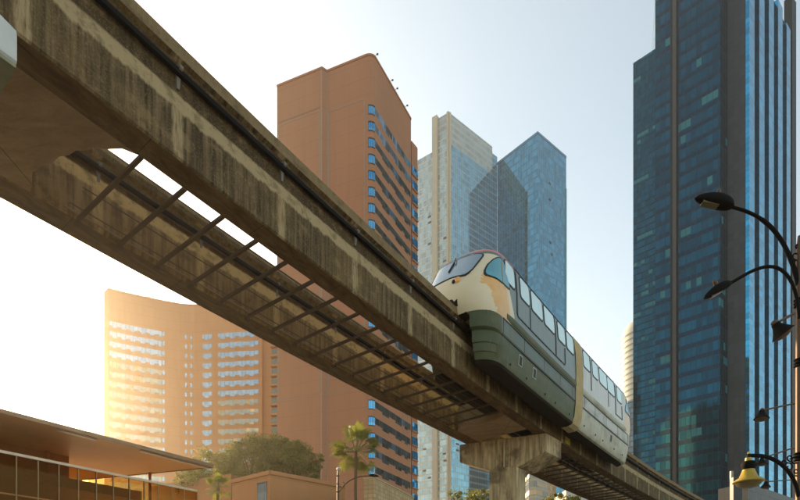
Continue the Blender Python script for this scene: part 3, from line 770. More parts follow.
# ------------------------------------------------------------------ glass towers in the middle
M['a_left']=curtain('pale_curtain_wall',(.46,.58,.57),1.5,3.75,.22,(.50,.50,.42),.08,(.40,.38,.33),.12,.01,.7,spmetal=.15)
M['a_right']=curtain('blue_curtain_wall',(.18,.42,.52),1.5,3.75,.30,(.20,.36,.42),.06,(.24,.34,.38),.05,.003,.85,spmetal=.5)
M['a_crown']=curtain('crown_curtain_wall',(.40,.48,.46),1.5,3.75,.36,(.42,.42,.37),.06,(.32,.34,.34),.16,.01,.6,spmetal=.3)
M['b_glass']=curtain('deep_blue_curtain_wall',(.11,.33,.45),1.8,4.1,.26,(.07,.23,.32),.09,(.04,.18,.28),.035,.002,.9,spmetal=.7)
M['buff']=masonry('buff_pier_cladding',(.42,.39,.31),3.75)
def middle_towers():
    zA=286+CAMZ; zB=278.5+CAMZ
    c=P2(448.8,292.0); r=P2(497.2,316.3); dA=(r-c).normalized()
    nl=P2(438.6,295.6)
    r492=hit(c,dA,492.3)
    t=thing('glass_tower',(c.x+10,310,0),'pale glass tower with buff vertical piers, left of the blue corner tower','tower','pair of glass towers meeting at an inner corner')
    dL=(c-nl).normalized()
    p433=hit(nl,dL,433.2); p418=hit(nl,dL,417.2)
    back=Vector((14,34))
    m=MB()
    m.poly([(p.x,p.y) for p in (p433,c)],0,0) if False else None
    zc=(HOR-131)*298/F+CAMZ
    # walls: left face, right face, closed behind
    L0=p433; pts=[L0,c,r492,r492+Vector((-12,20)),L0+Vector((6,24))]
    def wall(a,b,z0,z1,mi): facequad(m,a,b,z0,z1,0,mi,0)
    zcr=(HOR-144)*300/F+CAMZ
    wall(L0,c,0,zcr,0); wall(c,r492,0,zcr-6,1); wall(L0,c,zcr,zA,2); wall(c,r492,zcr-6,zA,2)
    wall(pts[2],pts[3],0,zA,0); wall(pts[3],pts[4],0,zA,0); wall(pts[4],pts[0],0,zA,0)
    m.face([(p.x,p.y,zA) for p in pts],None,3)
    m.build('curtain_wall',[M['a_left'],M['a_right'],M['a_crown'],M['dark_roof']],t,weld=False)
    # low shoulder: left
    m=MB(); zs=(HOR-151.8)*301/F+CAMZ; m.poly([(p.x,p.y) for p in (p418,p433,p433+back,p418+back)],0,zs-3,0,1)
    sh=m.build('shoulder_wall',[M['a_left'],M['dark_roof']],t)
    m=MB(); zr=(HOR-158)*317/F+CAMZ; q=r+Vector((-12,20)); m.poly([(p.x,p.y) for p in (r492+dA*.05,r,q)],0,zr,0,1); m.build('low_link_wall',[M['a_right'],M['dark_roof']],t)
    m=MB(); a=hit(nl,dL,433.3); b=hit(nl,dL,438.3); slabbox(m,a,b,0,zA+1,-2,1.6)
    a=hit(nl,dL,447.0); slabbox(m,a,c,0,zA+.4,-1,.5)
    b=hit(c,dA,450.4); slabbox(m,c,b,0,zA-.2,-1,.7)
    m.build('vertical_pier',M['buff'],t)
    # small open vents
    rv=random.Random(5)
    for k in range(26):
        px=rv.choice([423,428,443,443.5,455,456]); z=60+rv.random()*180; 
        if px>449: a=hit(c,dA,px); b=hit(c,dA,px+3.2)
        else: a=hit(nl,dL,px); b=hit(nl,dL,px+3)
        m=MB(); slabbox(m,a,b,z,z+1.1,-.01,.12); m.build('vent_slot',M['frame_dark'],t)
    # tower B
    cb=P2(537.7,296.0); e=P2(566.2,312.0)
    t=thing('glass_tower',(cb.x,310,0),'deep blue glass tower with one sharp corner edge, right of the pale tower','tower','pair of glass towers meeting at an inner corner')
    m=MB(); m.poly([(p.x,p.y) for p in (r+Vector((.1,.1)),cb,e,e+Vector((-18,22)))],0,zB,0,1)
    m.build('curtain_wall',[M['b_glass'],M['dark_roof']],t)
    m=MB(); slabbox(m,r+Vector((.1,.1)),cb,zB-1,zB+.3,-.3,.15); slabbox(m,cb,e,zB-1,zB+.3,-.3,.15); m.build('parapet',plain('blue_parapet',(.10,.22,.32),.3,.5),t)
    de=(e-cb).normalized()
    m=MB(); slabbox(m,e-de*.9,e,0,zB-20,0,.5); m.build('edge_fin',plain('cyan_edge_fin',(.25,.5,.5),.3,.6),t)
    for px,py in ((549,181),(549,197),(549.5,240),(551,252)):
        m=MB(); a=hit(cb,de,px); z=(HOR-py)*a.y/F; slabbox(m,a,a+de*1.6,z,z+1.1,-.01,.15)
        m.build('vent_slot',M['frame_dark'],t)
middle_towers()
# ------------------------------------------------------------------ tall dark teal tower on the right
M['teal']=curtain('teal_curtain_wall',(.008,.090,.145),1.42,4.1,.34,(.005,.03,.06),.10,(.004,.015,.022),.06,.012,.80,bright=(.010,.14,.17),bright_p=.59,spmetal=.6)
M['teal_fine']=curtain('teal_fine_curtain_wall',(.010,.095,.145),1.15,2.05,.20,(.006,.035,.06),.09,(.004,.015,.022),.06,.012,.80,bright=(.010,.14,.17),bright_p=.59,spmetal=.6)
M['grey_panel']=curtain('grey_stone_grid',(.035,.042,.05),1.5,2.05,.02,(.02,.025,.03),.05,(.012,.015,.018),.45,.01,.15)
M['strip_glass']=curtain('bright_blue_strip',(.05,.38,.60),2.9,1.6,.05,(.03,.18,.4),.06,(.02,.1,.22),.04,.01,.92)
M['void']=plain('dark_recess_metal',(.004,.006,.009),.6,0)
M['mast_grey']=plain('grey_vertical_cover',(.06,.06,.062),.5,.2)
def teal_tower():
    C1=P2(720,150.0); dl=Vector((-.76,.65)).normalized(); dr=Vector((.796,.605)).normalized()
    L1=hit(C1,dl,655.2); L0=hit(C1,dl,633.2)
    zT=197+CAMZ; zS=(HOR-63.2)*L0.y/F+CAMZ
    t=thing('skyscraper',(C1.x,C1.y+15,0),'tall dark teal glass skyscraper with bright blue vertical strips','skyscraper')
    n1=hit(C1,dr,727.3); p1=hit(n1,-dl,745.0)
    m=MB(); back=Vector((22,34))
    # main slab
    m.poly([(p.x,p.y) for p in (L1,C1,n1,n1+Vector((10,30)),L1+Vector((12,28)))],0,zT,0,1)
    m.build('curtain_wall',[M['teal'],M['dark_roof']],t)
    m=MB(); L1b=L1+Vector((.0,.0)); L0n=L0
    m.poly([(p.x,p.y) for p in (L0,L1+Vector((-.02,.02)),L1+Vector((10,20)),L0+Vector((10,20)))],0,zS,0,1)
    m.build('shoulder_wall',[M['teal_fine'],M['dark_roof']],t)
    # vertical cover strips
    m=MB(); a=hit(C1,dl,673.2); b=hit(C1,dl,676.8); slabbox(m,a,b,0,zT+2,0,.9); m.build('vertical_cover',M['mast_grey'],t)
    m=MB(); a=hit(C1,dl,670.5); b=hit(C1,dl,673.2); slabbox(m,a,b,0,zT,-.02,.08); a=hit(C1,dl,676.9); b=hit(C1,dl,678.6); slabbox(m,a,b,0,zT,-.02,.08); m.build('dark_side_strip',M['void'],t)  # dark strips along both edges of the grey cover
    # stone panel bay
    m=MB(); e=hit(p1,dr,787.5)
    m.poly([(p.x,p.y) for p in (n1+Vector((.05,.02)),p1,e,e+Vector((-14,18)),n1+Vector((6,24)))],0,zT,0,1)
    bay=m.build('panel_wall',[M['grey_panel'],M['dark_roof']],t)
    m=MB(); slabbox(m,p1+dr*.02,e,0,zT-.1,.0,.12); m.build('dark_recess',M['void'],t)
    # bright strips between dark gaps: columns measured on the photograph's facade
    cols=[(745.0,750.3),(755.0,760.3),(764.7,769.8),(774.0,778.6),(782.6,786.6)]
    for a_,b_ in cols:
        a=hit(p1,dr,a_); b=hit(p1,dr,b_); m=MB()
        slabbox(m,a,b,0,zT+ (0 if a_<780 else -2),.1,1.1); m.build('blue_strip',M['strip_glass'],t)
    # end wing standing proud
    w0=hit(p1,dr,787.6); w1=hit(p1,dr,791.2); zw=(HOR-6)*w1.y/F+CAMZ
    m=MB(); slabbox(m,w0,w1,0,zw,-1,1.3); m.build('end_wing',M['void'],t)
    m=MB(); a=w1; slabbox(m,w1-dr*.25,w1,0,zw,1.3,1.42); m.build('edge_trim',M['strip_glass'],t)
    return t
teal_tower()
# round tower behind
m=MB(); c=P2(641,400); R_=14.6; zt=(HOR-322)*400/F+CAMZ
t=thing('round_tower',(c.x,c.y,0),'round cream tower with horizontal bands, behind the teal skyscraper','tower')
m.lathe((c.x,c.y,0),[(R_,0),(R_,zt-13),(R_*.96,zt-9),(R_*.8,zt-4),(R_*.55,zt-1),(0,zt)],48); m.build('drum',plain('cream_render',(.50,.46,.38),.6,0,.1,.05),t,smooth=30)
for k in range(44):
    z=zt-14-k*4.3
    if z<5: break
    m=MB(); m.lathe((c.x,c.y,0),[(R_+.02,z),(R_+.3,z+.1),(R_+.3,z+1.2),(R_+.02,z+1.3)],40); m.build('band',M['round_band'] if 'round_band' in M else M.setdefault('round_band',windowglass('round_band_glass',(.22,.24,.22),(.34,.34,.3),2,.4)),t)
m=MB(); a=P2(627.5,330); b=P2(640,325); m.poly([(p.x,p.y) for p in (a,b,b+Vector((0,20)),a+Vector((0,20)))],0,(HOR-402)*330/F+CAMZ,0,1)
m.build('facade',[curtain('grey_blue_block_glass',(.22,.28,.32),2,3.6,metal=.4,rough=.3),M['dark_roof']],thing('low_block',(b.x,330,0),'grey-blue block below the round tower, beside the teal skyscraper','building'))
# beige building at the right edge and dark block at the teal tower's foot
m=MB(); a=P2(786,240); b=P2(830,250); m.poly([(p.x,p.y) for p in (a,b,b+Vector((0,20)),a+Vector((0,20)))],0,(HOR-398)*240/F+CAMZ,0,1)
m.build('facade',[masonry('beige_cladding',(.42,.33,.22),3.6,2.2),M['dark_roof']],thing('beige_block',(b.x,240,0),'beige office block behind the lamp post at the right edge','building'))
t=thing('podium_block',(90,110,0),'low dark grey podium block at the foot of the teal skyscraper','building')
m=MB(); a=P2(718,118); b=P2(748,112); e=P2(800,130); m.poly([(p.x,p.y) for p in (a,b,e,e+Vector((0,9)),a+Vector((11,12)))],0,(HOR-486)*115/F+CAMZ,0,1); m.build('wall',[M['grey_panel'],M['dark_roof']],t)
m=MB(); p=P2(731.5,112.5); m.box((p.x,p.y-1.5,0),1.9,1.2,(HOR-479)*112/F+CAMZ); m.build('service_duct',plain('grey_duct',(.03,.036,.042),.5,.3),t)
m=MB(); p=P2(728.6,113); z=(HOR-479)*112/F+CAMZ; m.box((p.x,p.y-1,z),.5,.5,1.7); m.build('roof_light',plain('pale_roof_light',(.30,.26,.18),.5),t)
# ------------------------------------------------------------------ low buildings on the left
M['brown_render']=masonry('brown_render',(.36,.17,.065),3.0,.5)
def low_building():
    t=thing('low_building',(-20,52,0),'low plain brown building with one dark window, in front of the trees','building')
    zt=(HOR-471)*50/F+CAMZ; c=P2(270,50); l=P2(232,53.5); r=P2(345,55.5)
    m=MB(); m.poly([(p.x,p.y) for p in (l,c,r,r+Vector((-4,14)),l+Vector((0,14)))],0,zt,0,1); m.build('wall',[M['brown_render'],M['dark_roof']],t)
    m=MB(); slabbox(m,l,c,zt-.35,zt+.05,-.1,.14); slabbox(m,c,r,zt-.35,zt+.05,-.1,.14); m.build('coping',M['brown_render'],t)
    a=hit(l,(c-l).normalized(),257.5); b=hit(l,(c-l).normalized(),267); z1=(HOR-484.5)*a.y/F+CAMZ
    m=MB(); slabbox(m,a,b,z1-2.6,z1,.01,.03); w=m.build('window',M['dark_ribbon'],t)
    m=MB(); slabbox(m,a,b,z1,z1+.12,0,.1); slabbox(m,a,b,z1-2.7,z1-2.6,0,.1); m.build('frame',M['frame_dark'],w)
    l2=P2(150,66); zl=(HOR-478)*62/F+CAMZ; a=P2(231,60)
    m=MB(); m.poly([(p.x,p.y) for p in (l2,a,a+Vector((0,8)),l2+Vector((0,8)))],0,zl,0,1); m.build('rear_wing_wall',[M['brown_render'],M['dark_roof']],t)
low_building()
def tile_mat():
    t=NT('pale_stone_tiles'); uv=t.uv(); u,v,_=t.sep(uv); a=t.ma('DIVIDE',u,.5); b=t.ma('DIVIDE',v,.42)
    j=t.ma('MAXIMUM',t.ma('LESS_THAN',t.ma('FRACT',a),.07),t.ma('LESS_THAN',t.ma('FRACT',b),.09)); r=t.rnd(t.comb(t.ma('FLOOR',a),t.ma('FLOOR',b)))
    return t.end(t.mix(j,t.mix(r,(.36,.25,.12),(.48,.35,.18)),(.20,.13,.06)),.7)
t=thing('tiled_block',(0,54,0),'low block clad in pale square tiles at the foot of the red-brown tower','building')
a=P2(363.4,50.5); c=P2(374.5,50); r=P2(414,58.6); zt=(HOR-478)*50/F+CAMZ
m=MB(); m.poly([(p.x,p.y) for p in (a,c,r,r+Vector((-4,8)),a+Vector((-1,14)))],0,zt,0,1); m.build('wall',[tile_mat(),M['dark_roof']],t)
m=MB(); slabbox(m,a,c,zt-.01,zt+.12,-.3,.06); slabbox(m,c,r,zt-.01,zt+.12,-.3,.06); m.build('coping',plain('stone_coping',(.40,.32,.2),.7),t)
# small white apartment block beyond the pier
t=thing('white_block',(22,160,0),'small white apartment block glimpsed below the track beyond the pier','building')
m=MB(); a=P2(566,160); b=P2(593,168); m.poly([(p.x,p.y) for p in (a,b,b+Vector((0,12)),a+Vector((0,12)))],0,(HOR-489.5)*160/F+CAMZ,0,1); m.build('wall',[masonry('white_render',(.62,.58,.5),3.3),M['dark_roof']],t)
for k in range(3):
    for j in range(6):
        p=along(a,b,.08+j*.15); q=along(a,b,.15+j*.15); m=MB(); slabbox(m,p,q,(HOR-489.5)*160/F-3-k*3.4,(HOR-489.5)*160/F-1.4-k*3.4,0,.1); m.build('window',M['dark_ribbon'],t)
t=thing('mirror_block',(40,200,0),'glass block with painted tan reflections standing just right of the pier column','building')
m=MB(); a=P2(529,205); b=P2(535.5,203); c=P2(556,214); m.poly([(p.x,p.y) for p in (a,b,c,c+Vector((0,15)),a+Vector((0,15)))],0,(HOR-474)*205/F+CAMZ,0,1); m.build('wall',[curtain('tan_mirror_glass',(.25,.24,.2),2,3.4,.3,(.3,.24,.17),metal=.5,bright=(.5,.4,.25),bright_p=.5),M['dark_roof']],t)  # tan reflections put into the pane and spandrel colours
# ------------------------------------------------------------------ canopy building at lower left
M['canopy']=plain('flare_orange_soffit',(.58,.31,.055),.5,0,.25,.5)  # orange wash of the sun flare put into the soffit colour
M['fascia']=plain('pale_fascia',(.55,.50,.42),.35,.5)
M['mullion']=plain('tan_mullion',(.30,.20,.09),.5,.2)
M['wall_dark']=plain('flare_orange_wall',(.34,.15,.035),.7)  # brown wall pushed to orange, flare glow carried in its colour
def glass_thin():
    t=NT('flare_gold_glass'); g=t.n('ShaderNodeBsdfGlossy'); g.inputs['Roughness'].default_value=.03; g.inputs['Color'].default_value=(.45,.32,.12,1)  # golden flare painted in as the glass tint
    tr=t.n('ShaderNodeBsdfTransparent'); tr.inputs['Color'].default_value=(.75,.60,.35,1)
    fr=t.n('ShaderNodeFresnel'); fr.inputs[0].default_value=1.5; mx=t.n('ShaderNodeMixShader')
    t.t.links.new(fr.outputs[0],mx.inputs[0]); t.t.links.new(tr.outputs[0],mx.inputs[1]); t.t.links.new(g.outputs[0],mx.inputs[2]); t.t.links.new(mx.outputs[0],t.out.inputs[0]); return t.m
M['thin']=glass_thin()
def canopy():
    A=Vector((-14.688,18.793)); B=Vector((-9.870,24.885)); d=(B-A).normalized(); n=Vector((d.y,-d.x))  # n towards the track
    t=thing('glass_pavilion',(A.x,A.y,0),'flat-roofed pavilion with glass front, lower left','building')
    zr=6+CAMZ; A0=A-d*9
    # roof slab
    R0=Vector((-13.775,19.054)); R1=Vector((-9.197,25.170)); dd=(R1-R0).normalized(); R0=R0-dd*9; zz=7.2+CAMZ
    wl=Vector((-12.95,26.3)); w0=wl-d*16
    back=R1+(wl-R1)*2.2
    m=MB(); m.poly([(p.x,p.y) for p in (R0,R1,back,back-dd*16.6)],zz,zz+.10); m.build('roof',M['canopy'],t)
    m=MB(); slabbox(m,R0,R1,zz-.035,zz+.13,.001,.05); slabbox(m,R1,back,zz-.03,zz+.13,.001,.05); m.build('fascia',M['canopy_edge'],t)
    m=MB(); slabbox(m,R0+dd*13.2,R1-dd*.15,zz-.07,zz-.01,-.30,-.16); m.build('edge_gutter',M['fascia'],t); m=MB(); slabbox(m,R0+dd*10.0,R0+dd*11.4,zz-.07,zz-.01,-.30,-.16); m.build('edge_gutter',M['fascia'],t)
    # rear wall and posts
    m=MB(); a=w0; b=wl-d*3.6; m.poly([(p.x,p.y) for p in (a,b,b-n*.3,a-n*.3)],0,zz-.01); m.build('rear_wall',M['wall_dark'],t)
    for k in range(4):
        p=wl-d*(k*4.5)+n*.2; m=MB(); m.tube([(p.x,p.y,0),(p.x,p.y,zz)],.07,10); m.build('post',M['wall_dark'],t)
    # glass front
    m=MB(); slabbox(m,A0,B,zr-.10,zr,-.05,.05); m.build('top_rail',M['fascia'],t)
    L=(B-A0).length; xs=[16.2,38,58.7,78.2,96.2,113.2,129.2,144.2,158,171.7,184.2,197]
    P=[hit(A,d,x) for x in xs]; step=(P[-1]-P[-2]).length
    k=1
    while len(P)<24: P.insert(0,P[0]-d*(P[1]-P[0]).length)
    P=[p for p in P if (p-A0).dot(d)>0]
    for p in P:
        m=MB(); slabbox(m,p-d*.018,p+d*.018,0,zr-.1,-.05,.04); m.build('mullion',M['mullion'],t)
    for p,q in zip(P,P[1:]):
        m=MB(); slabbox(m,p+d*.02,q-d*.02,.1,zr-.1,-.012,.0); m.build('glass_pane',M['thin'],t)
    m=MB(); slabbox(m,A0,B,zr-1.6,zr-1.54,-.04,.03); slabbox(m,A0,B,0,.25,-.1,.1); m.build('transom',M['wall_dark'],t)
    # floor slab and ceiling box seen through the panes
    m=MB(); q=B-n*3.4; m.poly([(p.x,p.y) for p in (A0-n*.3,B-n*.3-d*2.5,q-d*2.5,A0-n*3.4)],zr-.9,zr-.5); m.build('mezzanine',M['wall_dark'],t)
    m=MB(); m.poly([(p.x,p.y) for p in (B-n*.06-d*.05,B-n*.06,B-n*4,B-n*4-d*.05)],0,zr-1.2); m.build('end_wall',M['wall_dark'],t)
M['canopy_edge']=plain('bronze_fascia',(.20,.15,.10),.4,.4)
canopy()
# ------------------------------------------------------------------ foliage
def leaf_mat(nm,a,b):
    t=NT(nm); i=t.n('ShaderNodeObjectInfo'); o=t.obj(); n=t.noise(o,.9,3); r=t.noise(o,9.0,2); col=t.mix(r,a,b); col=t.mix(t.ma('MULTIPLY',n,.3),col,tuple(c*.5 for c in a))
    d=t.n('ShaderNodeBsdfPrincipled'); t.put(d.inputs['Base Color'],col); d.inputs['Roughness'].default_value=.5
    tr=t.n('ShaderNodeBsdfTranslucent'); t.put(tr.inputs[0],t.mix(.5,col,(.35,.38,.05))); mx=t.n('ShaderNodeMixShader'); mx.inputs[0].default_value=.35
    t.t.links.new(d.outputs[0],mx.inputs[1]); t.t.links.new(tr.outputs[0],mx.inputs[2]); t.t.links.new(mx.outputs[0],t.out.inputs[0]); return t.m
M['leaf']=leaf_mat('broad_leaf',(.085,.09,.012),(.22,.19,.03))
M['palm_leaf']=leaf_mat('palm_leaf',(.07,.09,.014),(.19,.18,.035))
M['bark']=plain('bark',(.13,.09,.055),.9,0,.3,6)
def leaves_blob(mb,rg,c,r,n,size):
    for _ in range(n):
        while True:
            x,y,z=rg.uniform(-1,1),rg.uniform(-1,1),rg.uniform(-1,1); d2=x*x+y*y+z*z
            if .12<d2<1: break
        p=Vector((c[0]+x*r,c[1]+y*r,c[2]+z*r*.8)); a=Vector((rg.gauss(0,1),rg.gauss(0,1),rg.gauss(0,1)+.7)).normalized(); b=a.orthogonal().normalized(); e=a.cross(b); th=rg.uniform(0,6.28)
        u=(b*math.cos(th)+e*math.sin(th))*size*rg.uniform(.6,1.2); w=(e*math.cos(th)-b*math.sin(th))*size*.45
        mb.face([p-u,p+w,p+u,p-w])
def make_tree(loc,h,cr,ch,seed,label,group,nclump=46,nleaf=110,size=.17):
    rg=random.Random(seed); t=thing('tree',loc,label,'tree',group); x0,y0=loc[0],loc[1]
    m=MB(); hb=h-ch; m.tube([(x0,y0,0),(x0+.1,y0,hb*.5),(x0-.1,y0+.1,hb),(x0,y0,hb+ch*.5)],[.28,.22,.18,.06],8)
    cl=[]
    for k in range(nclump):
        a=rg.uniform(0,6.28); rr=math.sqrt(rg.random())*cr; zz=rg.random(); zt=hb+ch*(.15+.85*zz)
        lim=math.sqrt(max(0,1-((zz-.35)/.68)**2)); rr*=max(.25,lim); cl.append((x0+math.cos(a)*rr,y0+math.sin(a)*rr,zt-rg.uniform(.3,.8)))
    for k in range(7):
        c=cl[k]; m.tube([(x0,y0,hb*.8+k*.1),((x0+c[0])/2,(y0+c[1])/2,(hb+c[2])/2),c],[.11,.07,.02],5)
    m.build('trunk',M['bark'],t,smooth=50)
    m=MB()
    for c in cl: leaves_blob(m,rg,c,rg.uniform(.45,1.45)*cr*.25,nleaf,size)
    m.build('crown',M['leaf'],t,weld=False); return t
def tz(py,Y): return (HOR-py)*Y/F+CAMZ
G='trees behind the low brown building'
for px,py,Y,cr,lab in ((222,449,69,4.0,'leftmost and lowest of the trees behind the low brown building'),(252,437,66,3.7,'second tree from the left behind the low brown building'),(278,433.5,64,3.4,'tallest tree, with rounded top, behind the low brown building'),(297,441,62,2.9,'rightmost dense tree behind the low brown building, against the blank tower wall')):
    p=P2(px,Y); make_tree((p.x,p.y,0),tz(py,Y),cr,tz(py,Y)-tz(483,Y),px,lab,G,60,150,.15)
p=P2(318,62.0); make_tree((p.x,p.y,0),tz(455,62),.9,2.6,9,'thin sprig of a tree right of the dense clump, by the blank wall',G,9,70,.14)
p=P2(195,64); make_tree((p.x,p.y,0),tz(463,64),2.6,3.5,19,'low bushy tree just right of the pavilion roof tip',G,34,120,.15)
G='distant trees along the street'
for k,(px,py,Y,cr) in enumerate(((470,489,140,5),(482,486,135,4.5),(452,492,150,5),(560,492,120,4.0),(575,495,118,3.5),(594,496,125,4.5))):
    p=P2(px,Y); 
    lab=['distant tree left of the pier column, middle of three','distant tree close to the left side of the pier column','distant tree furthest left of the pier column','distant tree right of the pier beside the mirror block','distant small tree in front of the white block','distant tree at the right end of the white block'][k]
    make_tree((p.x,p.y,0),tz(py,Y),cr,7,40+k,lab,G,26,90,.3)
def palm(loc,h,r,nf,seed,label,group=None):
    rg=random.Random(seed); t=thing('palm_tree',loc,label,'palm tree',group); x0,y0=loc[0],loc[1]
    m=MB(); m.tube([(x0,y0,0),(x0+.08,y0,h*.4),(x0-.05,y0,h*.8),(x0,y0,h)],[.17,.14,.12,.12],9); m.build('trunk',M['bark'],t,smooth=50)
    for k in range(nf):
        m=MB(); az=rg.uniform(0,6.283) ; el=rg.uniform(-.75,1.35); L=r*rg.uniform(.45,.7)
        d=Vector((math.cos(az)*math.cos(el),math.sin(az)*math.cos(el),math.sin(el)))
        c0=Vector((x0,y0,h)); c1=c0+d*L+Vector((0,0,.08))
        m.tube([c0,c0+d*L*.5+Vector((0,0,.08)),c1],.018,4)
        side=d.cross(Vector((0,0,1)));  side=side.normalized() if side.length>.1 else Vector((1,0,0)); up=side.cross(d).normalized()
        FR=r*rg.uniform(.40,.52); nl=23
        tw=rg.uniform(-.5,.5); side2=side*math.cos(tw)+up*math.sin(tw); up2=up*math.cos(tw)-side*math.sin(tw)
        for j in range(nl):
            a=math.radians(-115+230*j/(nl-1)); ld=(d*math.cos(a)+side2*math.sin(a)).normalized(); ln=FR*(1-.25*abs(a)/2)*rg.uniform(.85,1.05)
            wv=ld.cross(up2).normalized()*ln*.05; mid=c1+ld*ln*.6+up2*.03*r; tip=c1+ld*ln-Vector((0,0,.16*ln*rg.uniform(.6,1.6)))
            m.face([c1,mid-wv,tip,mid+wv])
        m.build('frond',M['palm_leaf'],t,weld=False)
    return t
p=P2(356,40); palm((p.x,p.y,0),tz(452,40),2.15,36,4,'fan palm rising in front of the pale tiled block','palms')
p=P2(218,45); palm((p.x,p.y,0),tz(488,45),1.35,26,8,'small fan palm between the pavilion and the brown building','palms')
# ------------------------------------------------------------------ street lamps
M['iron']=plain('black_iron',(.008,.007,.006),.76,0)
M['brown_iron']=plain('plain_brown_iron',(.10,.06,.035),.5,.4)  # even brown iron for posts, arms and caps
M['lens']=plain('yellowed_lens',(.085,.07,.022),.35,0,.3,30)
M['gold']=plain('gold_bell_paint',(.42,.29,.035),.4,.3,.3)
M['globe']=plain('pale_globe',(.6,.56,.48),.4)
def bez(P,n=14):
    out=[]
    for k in range(n+1):
        t=k/n; Q=[Vector(p) for p in P]
        while len(Q)>1: Q=[Q[i]*(1-t)+Q[i+1]*t for i in range(len(Q)-1)]
        out.append(Q[0])
    return out
def cobra(t,tip,base,w,hgt,name='lamp_head',lensc='lens'):
    # leaf-shaped head from base (arm end) to tip, with a lens under it
    tip=Vector(tip); base=Vector(base); ax=(tip-base); L=ax.length; ax.normalize(); side=ax.cross(Vector((0,0,1))).normalized(); up=side.cross(ax)
    m=MB(); rows=[]
    for i in range(13):
        f=i/12; r=w*(.16+.84*math.sin(math.pi*min(1,f*1.0)**.75)**.7) if 0<f<1 else w*(.16 if f==0 else .04); ring=[]
        for j in range(14):
            a=2*math.pi*j/14; vz=math.sin(a); k=hgt*(r/w)*(1.0 if vz>0 else .38)
            ring.append(base+ax*L*f+side*r*math.cos(a)+up*(k*vz))
        rows.append(ring)
    m.grid(rows,close_u=True); m.face(rows[0]); m.face(list(reversed(rows[-1]))); hd=m.build(name,M['iron'],t,smooth=50)
    m=MB(); c=base+ax*L*.60-up*hgt*.36; P=[]
    for k in (-.03*hgt,.03):
        for a,b in ((-.20,-.5),(.20,-.45),(.20,.45),(-.20,.5)): P.append(c+ax*L*a+side*w*b+up*k)
    m.prism8(P); m.build('lens',M[lensc],hd)
    m=MB(); c=base+ax*L*.45+up*hgt*.98; m.lathe(c,[(.03,-.01),(.03,.05),(.02,.07),(0,.075)],10,up); m.build('photocell',M['brown_iron'],hd)
    return hd
def bell(t,top,r,h,mat,lens,name='bell_shade',axis=Vector((0,0,-1))):
    m=MB(); m.lathe(top,[(.0,0),(r*.22,0),(r*.24,h*.12),(r*.34,h*.2),(r*.42,h*.45),(r*.62,h*.68),(r*1.0,h*.80),(r*1.04,h*.84),(r*.9,h*.86)],24,axis,0); b=m.build(name,mat,t,smooth=40)
    m=MB(); m.lathe(Vector(top)+axis*h*.85,[(r*.88,0),(r*.8,h*.08),(r*.5,h*.17),(0,h*.2)],24,axis); m.build('lens',lens,b,smooth=60); return b
def main_lamp():
    Y=8.0; A=lambda px,py,dy=0: at(px,py,Y+dy)
    base=at(799.2,600,Y); base.z=0
    t=thing('street_lamp',base,'ornate dark street lamp with several arms at the right edge','street lamp')
    m=MB(); x=base.x
    m.tube([(x,Y,0),(x,Y,.5),(x,Y,.55),(x,Y,3.2),(x,Y,3.3),(x,Y,at(0,250,Y).z),(x,Y,at(0,236,Y).z)],[.16,.14,.075,.06,.05,.045,.02],14); m.build('post',M['brown_iron'],t,smooth=50)
    for py in (303,363,457):
        m=MB(); m.lathe((x,Y,at(0,py,Y).z),[(.05,-.07),(.075,-.05),(.05,-.03),(.075,0),(.05,.03),(.075,.05),(.05,.07)],14); m.build('collar',M['iron'],t,smooth=50)
    m=MB(); m.tube(bez([A(799.5,292),A(795,262),A(780,222),A(758,214),A(732,207)],18),[.034]*6+[.03]*7+[.024]*6,10); m.build('upper_arm',M['iron'],t,smooth=60)
    cobra(t,A(694.5,198.5),A(734,207),.105,.155)
    m=MB(); m.tube(bez([A(799.5,318,-.2),A(797,278,-.2),A(784,256,-.2),A(764,262,-.2),A(748,273,-.2),A(730,283.5,-.2)],18),.024,10); m.build('middle_arm',M['iron'],t,smooth=60)
    cobra(t,A(704,299,-.25),A(731.5,283.5,-.2),.085,.10)
    # scrollwork
    def scroll(cx,cy,r,turn,a0):
        mm=MB(); pts=[]
        for k in range(22):
            f=k/21; a=a0+turn*f*2*math.pi*1.15; rr=r*(1-.78*f); pts.append(A(cx+rr*math.cos(a),cy+rr*math.sin(a),0))
        mm.tube(pts,.011,6); return mm.build('scroll',M['iron'],t,smooth=60)
    for c in ((796,256,5,1,0),(798,247,4,-1,1),(793,262,3,1,2),(789,467,5,1,3),(795,461,5,-1,0),(790,458,3.5,1,1),(796,472,4,-1,2),(784,462,3,1,0)): scroll(*c)
    # low arm with the gold bell lamp
    m=MB(); m.tube(bez([A(799,500,0),A(796,470,-.1),A(775,452,-.3),A(748,456,-.3)],18),.03,10); m.tube([A(749,454,-.3),A(749,462,-.3)],.028,10); m.build('low_arm',M['iron'],t,smooth=60)
    bell(t,A(748.5,458,-.3),.20,.43,M['gold'],M['lens'],'bell_shade')
    m=MB(); m.lathe(A(748.5,465,-.3),[(.085,-.07),(.10,-.03),(.10,.02),(.08,.05)],20); m.build('dark_band',M['iron'],t,smooth=50)
    m=MB(); p=A(748.4,455,-.3); m.lathe(p,[(.010,-.05),(.014,0),(.010,.04),(0,.06)],10); m.build('finial',M['gold'],t)
main_lamp()
